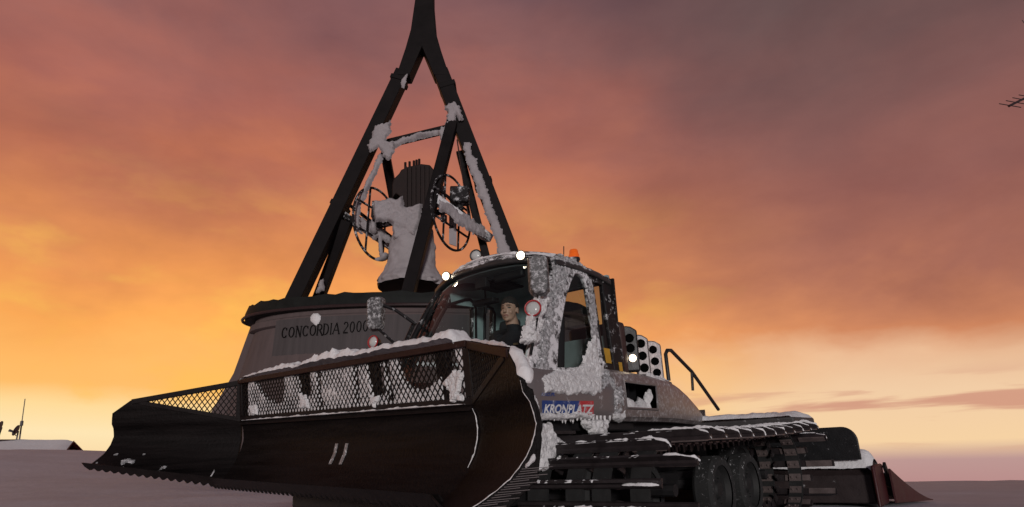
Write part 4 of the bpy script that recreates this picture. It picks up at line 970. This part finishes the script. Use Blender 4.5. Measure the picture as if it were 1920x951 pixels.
# screen: frame, strips
def clipseg(p, q, poly):
    t0, t1 = 0.0, 1.0; n_ = len(poly); ar = sum(poly[i][0]*poly[(i+1) % n_][1]-poly[(i+1) % n_][0]*poly[i][1] for i in range(n_))
    for i in range(n_):
        a, b = poly[i], poly[(i+1) % n_]; ex, ey = b[0]-a[0], b[1]-a[1]; nx, ny = (-ey, ex) if ar > 0 else (ey, -ex)
        d0 = (p[0]-a[0])*nx+(p[1]-a[1])*ny; d1 = (q[0]-a[0])*nx+(q[1]-a[1])*ny
        if d0 < 0 and d1 < 0: return None
        if d0 < 0: t0 = max(t0, d0/(d0-d1))
        elif d1 < 0: t1 = min(t1, d0/(d0-d1))
    if t1-t0 < 1e-4: return None
    f_ = lambda t: (p[0]+(q[0]-p[0])*t, p[1]+(q[1]-p[1])*t); return f_(t0), f_(t1)
def screen(poly, pt, par, px_=.046, slope=1.25, wd=.0066):
    m = MB(); x0 = min(p[0] for p in poly); x1 = max(p[0] for p in poly); y0 = min(p[1] for p in poly); y1 = max(p[1] for p in poly); run = (y1-y0)/slope
    for sg in (1, -1):
        k = int((x1-x0+2*run)/px_)+2
        for i in range(k):
            xs = x0-run+i*px_; seg = clipseg((xs, y0), (xs+run, y1), poly) if sg == 1 else clipseg((xs, y1), (xs+run, y0), poly)
            if not seg: continue
            (xa, ya), (xb, yb_) = seg; L_ = math.hypot(xb-xa, yb_-ya); nx, ny = -(yb_-ya)/L_*wd/2, (xb-xa)/L_*wd/2
            P = [pt(xa+nx, ya+ny, 0), pt(xb+nx, yb_+ny, 0), pt(xb-nx, yb_-ny, 0), pt(xa-nx, ya-ny, 0)]; m.prism(P, backv*.006)
    return tag(m.build('screen', screen_m, par, 0), kind='stuff')
cp = lambda x, y, o_: bw(x, prof(y)+o_, y)
screen([(-BW/2+.03, .03), (BW/2-.03, .03), (BW/2-.03, .30), (-BW/2+.03, .30)], cp, blade)
def bar(x0, y0, x1, y1, wd, o_=-.008, th=.03, pt=cp, nm='frame_bar', par=None, mat=bladefr_m):
    L_ = math.hypot(x1-x0, y1-y0); nx, ny = -(y1-y0)/L_*wd/2, (x1-x0)/L_*wd/2
    m = MB(); m.prism([pt(x0+nx, y0+ny, o_), pt(x1+nx, y1+ny, o_), pt(x1-nx, y1-ny, o_), pt(x0-nx, y0-ny, o_)], backv*th); return m.build(nm, mat, par or blade, 30, .004)
bar(-BW/2, .322, BW/2, .322, .036, -.02, .07, nm='top_rail', mat=rust_m); bar(-BW/2, .018, BW/2, .018, .04, -.006, .03)
for s in (-1, 1): bar(s*(BW/2-.02), .04, s*(BW/2-.02), .30, .05, -.006)
def s_of(px, py):
    lo, hi = -BW/2-.3, BW/2+.3
    for _ in range(50):
        mid_ = (lo+hi)/2; q = GM @ bw(mid_, 0, .16); d_ = q-CAMP; x = CX+FPX*d_.dot(RGT)/d_.dot(FWD)
        if x < px: lo = mid_
        else: hi = mid_
    return lo
def to_px(p): d_ = (GM @ p)-CAMP; z = d_.dot(FWD); return CX+FPX*d_.dot(RGT)/z, CY-FPX*d_.dot(UPV)/z
# posts behind the screen
for (px, wd, h0) in ((456, .10, .03), (570, .075, .03), (598, .025, .03), (667, .03, .03), (702, .085, .03), (728, .03, .03), (833, .10, .03)):
    s = s_of(px, 0); bar(s, h0, s-.015, .31, wd, .012, .045, nm='post')
# snow packed against the back of the screen; the openings are where it has fallen away
hol = [[(478, 700), (535, 690), (532, 752), (520, 756), (503, 748), (486, 725)], [(743, 650), (822, 640), (828, 700), (812, 722), (790, 732), (768, 728), (752, 705)], [(440, 700), (466, 695), (466, 800), (440, 800)], [(816, 640), (846, 640), (862, 690), (876, 770), (838, 770), (826, 700)], [(884, 640), (905, 640), (915, 780), (893, 770)], [(560, 690), (581, 688), (584, 742), (567, 744)], [(688, 670), (715, 664), (724, 738), (702, 744)], [(595, 690), (600, 690), (606, 768), (600, 768)], [(664, 680), (669, 680), (676, 760), (670, 760)], [(722, 665), (728, 665), (738, 755), (731, 755)], [(478, 700), (500, 698), (500, 712), (482, 722)]]
def fback(a, t): q = cp(-BW/2+.03+(BW-.06)*a, .02+.285*t, .012); return q, -backv
def mback(a, t, p):
    x, y = to_px(p); x += 2*nz(p, 22, 1); y += 2*nz(p, 22, 4)
    return min(.5, -max(polydist(x, y, h) for h in hol)/4)
m = crust(fback, 190, 26, .011, mback, 12); m.build('screen_snow', ice_m, blade, 60)
# snow drift lying on the top rail
dr_ = [(-1.36, .34), (-1.1, .35), (-.8, .35), (-.5, .355), (-.2, .36), (.1, .36), (.5, .36), (.9, .36), (1.1, .365), (1.28, .355)]
def fdr(a, t):
    s = -1.40+2.76*a; return bw(s, prof(.34)-.022+.20*t, .342), (GI.to_3x3() @ BU)
def mdr(a, t, p):
    h = .18 + .16*math.exp(-((a-.62)/.12)**2) + .16*math.exp(-((a-.40)/.10)**2) + .30*math.exp(-((a-.955)/.025)**2) + .1*nz(p, 4, 2)
    return max(-.1, h*min(1, 8*(t+.02), 4*(1.02-t))*min(1, 14*a, 40*(1-a)))
m = crust(fdr, 220, 16, .105, mdr, 9); m.build('snow_drift', snow_m, blade, 60)
def fedge(poly, th, nm, off=-.012, seed=1, n1=70, n2=60, holes=.9):
    xs = [p[0] for p in poly]; ys = [p[1] for p in poly]; X0, X1, Y0, Y1 = min(xs)-4, max(xs)+4, min(ys)-4, max(ys)+4
    def pt(px, py):                                   # pixel -> screen plane of the blade
        o = GI @ CAMP; d_ = GI.to_3x3() @ ray(px, py); p0 = cp(0, .16, off); nn = backv; return o + d_*((p0-o).dot(nn)/d_.dot(nn))
    m = crust(lambda a, t: (pt(X0+(X1-X0)*a, Y0+(Y1-Y0)*t), -backv), n1, n2, th, lambda a, t, p: polydist(X0+(X1-X0)*a+3*nz(p, 16, seed), Y0+(Y1-Y0)*t+3*nz(p, 16, seed+5), poly)/6, 20, seed, holes, 26.0); m.build(nm, ice_m, blade, 60)
fedge([(848, 692), (862, 690), (868, 705), (862, 730), (868, 752), (845, 756), (838, 735), (830, 722)], .016, 'clinging_snow', -.004, 2)
fedge([(562, 735), (572, 740), (580, 765), (562, 768)], .012, 'clinging_snow', -.004, 3, 30, 40)
fedge([(692, 742), (710, 740), (706, 752), (700, 766), (694, 755)], .012, 'clinging_snow', -.004, 4, 30, 40)
fedge([(466, 762), (478, 758), (480, 776), (470, 780)], .01, 'clinging_snow', -.004, 5, 24, 24)
slot_m = M('worn slot steel', (.22, .20, .20), .5, snow=.45, ss=40)
for px in (631, 649.5):
    s0 = s_of(px, 0); m = MB(); m.slab(lambda a, t: bw(s0-.014+.028*a-.01*t, prof(-.32+.13*t)-.006, -.32+.13*t), 3, 8, backv*.02); m.build('slot_plate', slot_m, blade, 40)
m = MB(); ridge(m, [bw(-1.4+2.8*i/60, -.012, .004) for i in range(61)], .03, .010, UPG, 8, 4, 9); m.build('ledge_snow', snow_m, blade, 60)
# wings
for sg in (-1, 1):
    SW = SWS[sg]
    dT = .19 if sg == 1 else .165
    wt = lambda w_: BTOP-dT*w_/WL                    # top edge of the wing
    def wtop(w_): return wt(w_) if w_ < WL*.86 else wt(w_)-(w_-WL*.86)*(.75 if sg == 1 else .55)
    def mtop(w_): return min(.0+(wt(WL*.82)-.03)*w_/(WL*.82), wt(w_)-.03)
    def wpt(a, t):
        w_ = WL*a; tp = mtop(w_) if w_ < WL*.82 else wtop(w_); u = -.483+(tp+.483)*t; return ww(sg, w_, prof(min(u, 0)) if u < 0 else -.10*u, u)
    bvw = GI.to_3x3() @ (BB*math.cos(SW)+BL*sg*math.sin(SW))
    m = MB(); m.slab(wpt, 40, 24, bvw*.025); wing = m.build('blade_wing', blade_m, gr, 40)
    wp = lambda x, y, o_: ww(sg, x, (prof(y) if y < 0 else -.10*y)+o_, y)
    def barw(x0, y0, x1, y1, wd, o_=-.006, th=.03, nm='frame_bar', mat=bladefr_m):
        L_ = math.hypot(x1-x0, y1-y0); nx, ny = -(y1-y0)/L_*wd/2, (x1-x0)/L_*wd/2
        m = MB(); m.prism([wp(x0+nx, y0+ny, o_), wp(x1+nx, y1+ny, o_), wp(x1-nx, y1-ny, o_), wp(x0-nx, y0-ny, o_)], bvw*th); return m.build(nm, mat, wing, 30, .004)
    barw(0, wt(0)-.02, WL*.86, wt(WL*.86)-.02, .042, -.008, .035, 'top_rail', rust_m if sg == 1 else bladefr_m); barw(.02, .02, .02, .31, .045); barw(0, .012, WL*.8, mtop(WL*.8)-.0, .035)
    tri = [(.03, .03), (WL*.76, wt(WL*.76)-.045), (.03, wt(0)-.04)]
    backv_s = backv; backv = bvw; screen(tri, wp, wing); backv = backv_s
    serr('cutting_edge', lambda a, h: ww(sg, WL*a, prof(-.483)-.02+h*(-.6), -.483+h*.8), WL, .062, wing)
    if sg == -1:
        m = crust(lambda a, t: (lambda u: (ww(-1, WL*(.12+.86*a), prof(u)-.004, u), -bvw))(-.475+.25*t), 90, 30, .006, lambda a, t, p: .9*nz(p, 5, 3)+.5*nz(p, 17, 6)-.10-.45*t-.25*abs(a-.7), 20, 2); m.build('clinging_snow', crust_m, wing, 60)
    # end plate, square to the wing
    n_ = 12; fr = [ww(sg, WL, prof(min(0, u))-.10*max(0, u), u) for u in [-.483+(wtop(WL)+.483)*k/n_ for k in range(n_+1)]]
    outd = (GI.to_3x3() @ (BL*sg*math.cos(SW)-BB*math.sin(SW)))
    bk = [ww(sg, WL, .035, wtop(WL)-.03), ww(sg, WL, .045, .0), ww(sg, WL, .055, -.20), ww(sg, WL, .04, -.36), ww(sg, WL, -.04, -.46)]
    m = MB(); m.prism([p-outd*.012 for p in fr+bk], outd*.02); ep = m.build('end_plate', blade_m, wing, 30, .004)
    if sg == 1:
        m = MB(); ridge(m, [ww(1, .02, -.01, wt(.0)+.004), ww(1, WL*.5, -.01, wt(WL*.5)+.004), ww(1, WL*.85, -.01, wt(WL*.85)+.006)], .045, .014, UPG, 8, 3, 8); ridge(m, [ww(1, WL*.85, .01, wtop(WL*.85)+.006), ww(1, WL*.93, .02, wtop(WL*.93)), ww(1, WL, .03, wtop(WL)-.01)], .08, .03, UPG, 8, 6, 8)
        m.build('top_snow', snow_m, wing, 60)
        m = MB(); ridge(m, [p-outd*0+Vector((0, 0, 0)) for p in fr], .006, .005, outd, 6, 8, 40, step=.012); ridge(m, [ww(1, .0, prof(u)-.012, u) for u in (-.02, -.06, -.12, -.18, -.25, -.32)], .007, .005, FW, 6, 3, 40, step=.012); m.build('edge_frost', snow_m, wing, 60)['kind'] = 'stuff'
        for k in range(17):
            u = -.468+.0095*k; m = MB(); x0 = prof(u)+.008; m.tube([ww(1, WL+.009, x0, u), ww(1, WL+.009, x0+.07+.02*math.sin(k*2.1), u+.006)], .0011, 5); m.build('scrape_line', M('scrape frost', (.20, .17, .17), .7), ep)
        m = MB(); ridge(m, [ww(1, WL+.01, prof(-.30)+.01, -.31), ww(1, WL+.012, prof(-.30)+.03, -.28), ww(1, WL+.012, .03, -.26)], .03, .012, outd, 8, 2, 24, step=.008); m.build('clinging_snow', ice_m, ep, 60)

# ================================================================== SNOW CRUST ON THE CAB
def sidecrust(poly, l_, th, par, nm='snow_crust', seed=1, n1=80, n2=80, div=8, jit=4, holes=0.0, mat=None):
    xs = [p[0] for p in poly]; ys = [p[1] for p in poly]; X0, X1, Y0, Y1 = min(xs)-5, max(xs)+5, min(ys)-5, max(ys)+5
    lf = l_ if callable(l_) else (lambda px, py: l_)
    m = crust(lambda a, t: (vpix(X0+(X1-X0)*a, Y0+(Y1-Y0)*t, 1, lf(X0+(X1-X0)*a, Y0+(Y1-Y0)*t)), Vector((.25, 1, .05)).normalized()), n1, n2, th,
              lambda a, t, p: polydist(X0+(X1-X0)*a+jit*nz(p, 14, seed)+jit*.6*nz(p, 40, seed), Y0+(Y1-Y0)*t+jit*nz(p, 14, seed+5)+jit*.6*nz(p, 40, seed+3), poly)/div, 16, seed, holes)
    return m.build(nm, mat or ice_m, par, 60)
def lpan(px, py): return onpanel(px, py, .0).y
sidecrust([(1018, 705), (1040, 694), (1085, 688), (1118, 674), (1130, 688), (1128, 735), (1115, 742), (1090, 738), (1060, 742), (1022, 735)], lpan, .03, doorL, seed=1, n1=110, holes=.35)
sidecrust([(1128, 690), (1150, 695), (1165, 712), (1172, 740), (1168, 780), (1150, 778), (1152, 730), (1140, 722), (1125, 738)], lpan, .03, doorL, seed=2, holes=.9, mat=crust_m)
sidecrust([(992, 750), (1003, 742), (1012, 772), (1005, 784), (990, 782)], lpan, .03, doorL, seed=3, n1=30, n2=40)
sidecrust([(996, 776), (1060, 774), (1115, 776), (1112, 784), (1050, 786), (995, 790)], .86, .035, doorL, seed=13, n1=80, n2=24, div=5)
sidecrust([(1106, 640), (1118, 625), (1124, 690), (1100, 692), (1092, 680)], .79, .02, doorL, seed=4, n1=50, n2=60, holes=.5, jit=3)
# front pillar and corner
pw = lambda px, py: .80-.06*max(0, min(1, (680-py)/190))
sidecrust([(1036, 492), (1060, 500), (1075, 506), (1058, 540), (1045, 585), (1036, 630), (1030, 690), (1022, 720), (1006, 705), (1010, 660), (1016, 610), (1024, 560), (1030, 525)], pw, .007, gr, seed=5, div=9, holes=1.3, n1=90, n2=110, mat=crust_m)
sidecrust([(1000, 562), (1018, 552), (1030, 565), (1018, 600), (1012, 640), (1004, 648), (985, 645), (975, 638), (985, 600), (990, 590)], .80, .05, gr, seed=6, holes=.6)
sidecrust([(1028, 488), (1050, 475), (1075, 482), (1102, 505), (1098, 515), (1076, 502), (1050, 495)], .72, .025, gr, seed=7, n1=70, n2=50, holes=.8, mat=crust_m)
sidecrust([(1102, 520), (1112, 525), (1120, 600), (1122, 680), (1112, 682), (1108, 600)], .775, .008, gr, seed=8, n1=40, n2=140, div=4, jit=2, holes=.9, mat=crust_m)
# snow on the roof and along the windscreen head
m = crust(lambda a, t: (roof(.02+.96*a, .02+.96*t), Vector((0, 0, 1))), 60, 50, .045, lambda a, t, p: min(.5, 8*min(a, 1-a)+.05, 8*min(t, 1-t)+.05)*(.3+1.1*nz(p, 3.5, 4)+.5*nz(p, 11, 2)+ (.55 if t < .25 else 0) + (.5 if a > .86 else 0)), 8); m.build('roof_snow', snow_m, gr, 60)
m = MB(); ridge(m, [wscr(-.97+1.9*i/40, 1.0)+v(.01, 0, .035) for i in range(41)], .05, .022, UPG, 8, 3, 6); m.build('roof_snow', snow_m, gr, 60)
# snow column, packed step and icicles under the door
m = MB(); ridge(m, [vpix(996, 778, 1, .82), vpix(995, 800, 1, .83), vpix(993, 830, 1, .83), vpix(994, 860, 1, .83), vpix(996, 880, 1, .83)], .115, .07, Vector((.6, .8, 0)).normalized(), 12, 2, 6, step=.02); m.build('snow_column', ice_m, gr, 60)
sidecrust([(1006, 800), (1030, 792), (1034, 808), (1048, 826), (1066, 830), (1070, 848), (1054, 858), (1052, 872), (1030, 880), (1010, 884), (1002, 860)], .80, .05, gr, 'snow_pack', 9)
m = MB(); m.box(v(.62, .70, .82), (.7, .1, .30)); m.build('step', chassis_m, gr, 30, .02)
m = MB(); m.box(v(.62, .77, .86), (.62, .06, .025)); m.box(v(.62, .77, .72), (.62, .06, .025)); m.build('step_tread', grouser_m, gr)
sidecrust([(1092, 788), (1120, 786), (1140, 790), (1136, 804), (1130, 818), (1112, 820), (1104, 806), (1090, 798)], .84, .07, gr, 'snow_lump', 10, 50, 40)
sidecrust([(1145, 775), (1170, 772), (1166, 790), (1150, 790)], .85, .05, gr, 'snow_lump', 11, 30, 24)
for k in range(15):
    px = 1036+7.5*k+4*random.random(); p = vpix(px, 784, 1, .85); L_ = .02+.045*random.random()
    m = MB(); m.tube([p+Vector((0, 0, .02)), p-UPG*L_*.5, p-UPG*L_], [.014, .009, .001], 7); m.build('icicle', ice_m, gr, 60)
sidecrust([(1218, 698), (1245, 712), (1262, 730), (1255, 742), (1238, 722), (1210, 706)], .80, .02, hood, 'hood_snow', 12, 40, 40, 6, 3)
m = MB(); ridge(m, [v(2.4, .76, 1.40), v(2.8, .74, 1.395), v(3.1, .70, 1.37)], .10, .025, UPG, 10, 5, 7); m.build('hood_snow', snow_m, hood, 60)

# ================================================================== DRIVER
def limb(mb, a, b, ra, rb, n=14):
    a, b = Vector(a), Vector(b); mb.tube([a, a.lerp(b, .5), b], [ra, (ra+rb)/2*1.02, rb], n); mb.ellipsoid(a, (ra,)*3, None, 12, 8); mb.ellipsoid(b, (rb,)*3, None, 12, 8)
def driver():
    HB, HLt, HU = .97, .14, 1.99                        # head centre in groomer space
    hc_ = v(HB, HLt, HU); yaw = Matrix.Rotation(R(14), 3, 'Z')
    def hp_(x, y, z): return hc_ + yaw @ Vector((x, y, z))          # x forward of the face, y to his left
    mb = MB(); E_ = lambda c, r_, rot=None: mb.ellipsoid(c, r_, rot or yaw, 18, 14)
    E_(hp_(-.012, 0, .035), (.097, .077, .090)); E_(hp_(.022, 0, -.025), (.070, .066, .088)); E_(hp_(.038, 0, -.078), (.042, .048, .034)); E_(hp_(.070, 0, -.098), (.018, .022, .016))
    E_(hp_(.082, 0, .030), (.016, .05, .012))            # brow
    for s in (-1, 1): E_(hp_(.062, s*.036, -.030), (.026, .024, .026)); E_(hp_(-.010, s*.080, -.010), (.020, .010, .032))
    mb.tube([hp_(.086, 0, .022), hp_(.099, 0, -.005), hp_(.110, 0, -.027)], [.009, .011, .014], 8); E_(hp_(.106, 0, -.030), (.013, .016, .010))
    E_(hp_(.088, 0, -.060), (.010, .024, .007)); E_(hp_(.085, 0, -.072), (.010, .021, .008))
    # neck and body, sitting
    limb(mb, hc_+Vector((-.015, 0, -.06)), v(HB+.06, HLt, 1.80), .056, .062)
    nk = v(HB+.06, HLt, 1.79); pel = v(HB+.20, HLt, 1.46)
    rings = []
    for t, wx, wy in ((0, .075, .085), (.12, .10, .17), (.25, .115, .205), (.5, .125, .19), (.8, .13, .18), (1.0, .14, .185)):
        c = nk.lerp(pel, t); rings.append([c + Vector((wx*math.cos(2*math.pi*k/20), wy*math.sin(2*math.pi*k/20), 0)) for k in range(20)])
    mb.loft(rings)
    hands = []
    for s, hand in ((1, v(.80, HLt+.22, 1.545)), (-1, v(.78, HLt-.30, 1.44))):
        sh = v(HB+.08, HLt+s*.185, 1.735); elb = v(HB+.10, HLt+s*.265, 1.47); wr = hand + v(.09, -s*.01, -.02)
        limb(mb, sh, elb, .066, .052); limb(mb, elb, wr, .050, .036)
        kn = v(HB-.30, HLt+s*.15, 1.44); limb(mb, pel+Vector((.0, s*.09, 0)), kn, .095, .068); limb(mb, kn, v(HB-.36, HLt+s*.16, 1.10), .062, .045); limb(mb, v(HB-.33, HLt+s*.16, 1.06), v(HB-.50, HLt+s*.17, 1.045), .045, .04)
        hands.append((s, hand, wr))
    for s, hand, wr in hands:
        d_ = (hand-wr).normalized(); lat = d_.cross(Vector((0, 0, 1))).normalized(); dn = lat.cross(d_)
        if dn.z > 0: dn = -dn
        mb.ellipsoid(wr.lerp(hand, .45), (.046, .040, .020), None, 14, 10)
        for k, (ln, o_) in enumerate(((.060, -.030), (.068, -.010), (.063, .011), (.050, .030))):
            k0 = hand + lat*o_ - d_*.012; k1 = k0 + d_*ln*.45 + dn*ln*.12; k2 = k1 + d_*ln*.15 + dn*ln*.40; k3 = k2 - d_*ln*.25 + dn*ln*.2
            mb.tube([k0, k1, k2, k3], [.0105, .010, .009, .0078], 7)
        t0 = wr.lerp(hand, .3) - lat*s*.03*(1 if s == 1 else 1); mb.tube([t0, t0 - lat*s*.03 + d_*.02, t0 - lat*s*.034 + d_*.045 + dn*.012], [.012, .011, .0085], 7)
    o = mb.build('person', [cloth_m, skin_m, lip_m, eye_m], None, 60); o.matrix_world = GM
    rm = o.modifiers.new('r', 'REMESH'); rm.mode = 'VOXEL'; rm.voxel_size = .0055
    sm = o.modifiers.new('s', 'SMOOTH'); sm.factor = .5; sm.iterations = 3
    dg = bpy.context.evaluated_depsgraph_get(); dg.update(); me = bpy.data.meshes.new_from_object(o.evaluated_get(dg)); o.modifiers.clear(); o.data = me
    me.materials.clear()
    for x in (cloth_m, skin_m, lip_m, eye_m): me.materials.append(x)
    yi = yaw.inverted(); mi = []
    for p in me.polygons:
        c = p.center; h = yi @ (c-hc_); k = 0
        if h.z > -.135 and h.length < .21 and (h.z > -.115 or h.x > -.06): k = 1
        if k == 1 and h.x > .06 and abs(h.y) < .024 and -.069 < h.z < -.054: k = 2
        if k == 1 and h.x > .05 and (abs(abs(h.y)-.031) < .012 and (abs(h.z-.009) < .0045)): k = 3
        if k == 1 and h.x > .05 and (abs(abs(h.y)-.033) < .018 and abs(h.z-.032) < .0035): k = 3
        for s, hand, wr in hands:
            d_ = (hand-wr).normalized()
            if (c-hand).length < .13 and (c-wr).dot(d_) > .012: k = 1
        mi.append(k)
    me.polygons.foreach_set('material_index', mi); me.polygons.foreach_set('use_smooth', [True]*len(me.polygons))
    # hair: cap over the skull
    hm = MB(); P = []; F = []; nu, nv = 40, 20
    for j in range(nv+1):
        th = R(118)*j/nv
        for i in range(nu):
            ph = 2*math.pi*i/nu; q = Vector((math.sin(th)*math.cos(ph), math.sin(th)*math.sin(ph), math.cos(th)))
            fr = max(0, q.x); lim = 1.0
            p = Vector((-.017+.1025*q.x, .0815*q.y, .037+.101*q.z)); lo = .060-.012*abs(q.y) if q.x > .5 else (.056-(.5-q.x)*.18 if q.x > .12 else (-.02 if q.x > -.1 else -.035-.05*(-q.x)))
            p.z = max(p.z, lo + .012*noise.noise(q*7)); p *= 1+.022*noise.noise(q*16)+.012*noise.noise(q*40); P.append(hp_(*p))
    for j in range(nv):
        for i in range(nu): F.append((j*nu+i, (j+1)*nu+i, (j+1)*nu+(i+1) % nu, j*nu+(i+1) % nu))
    hm.add(P, F); hm.build('hair', hair_m, o, 60)
    m = MB(); m.box(v(HB-.045, HLt+.09, 1.66), (.012, .05, .018)); m.build('chest_badge', M('badge', (.12, .08, .04), .6), o)
    tag(o, 'short haired driver in a dark jacket sitting at the controls behind the windscreen', 'person')
driver()
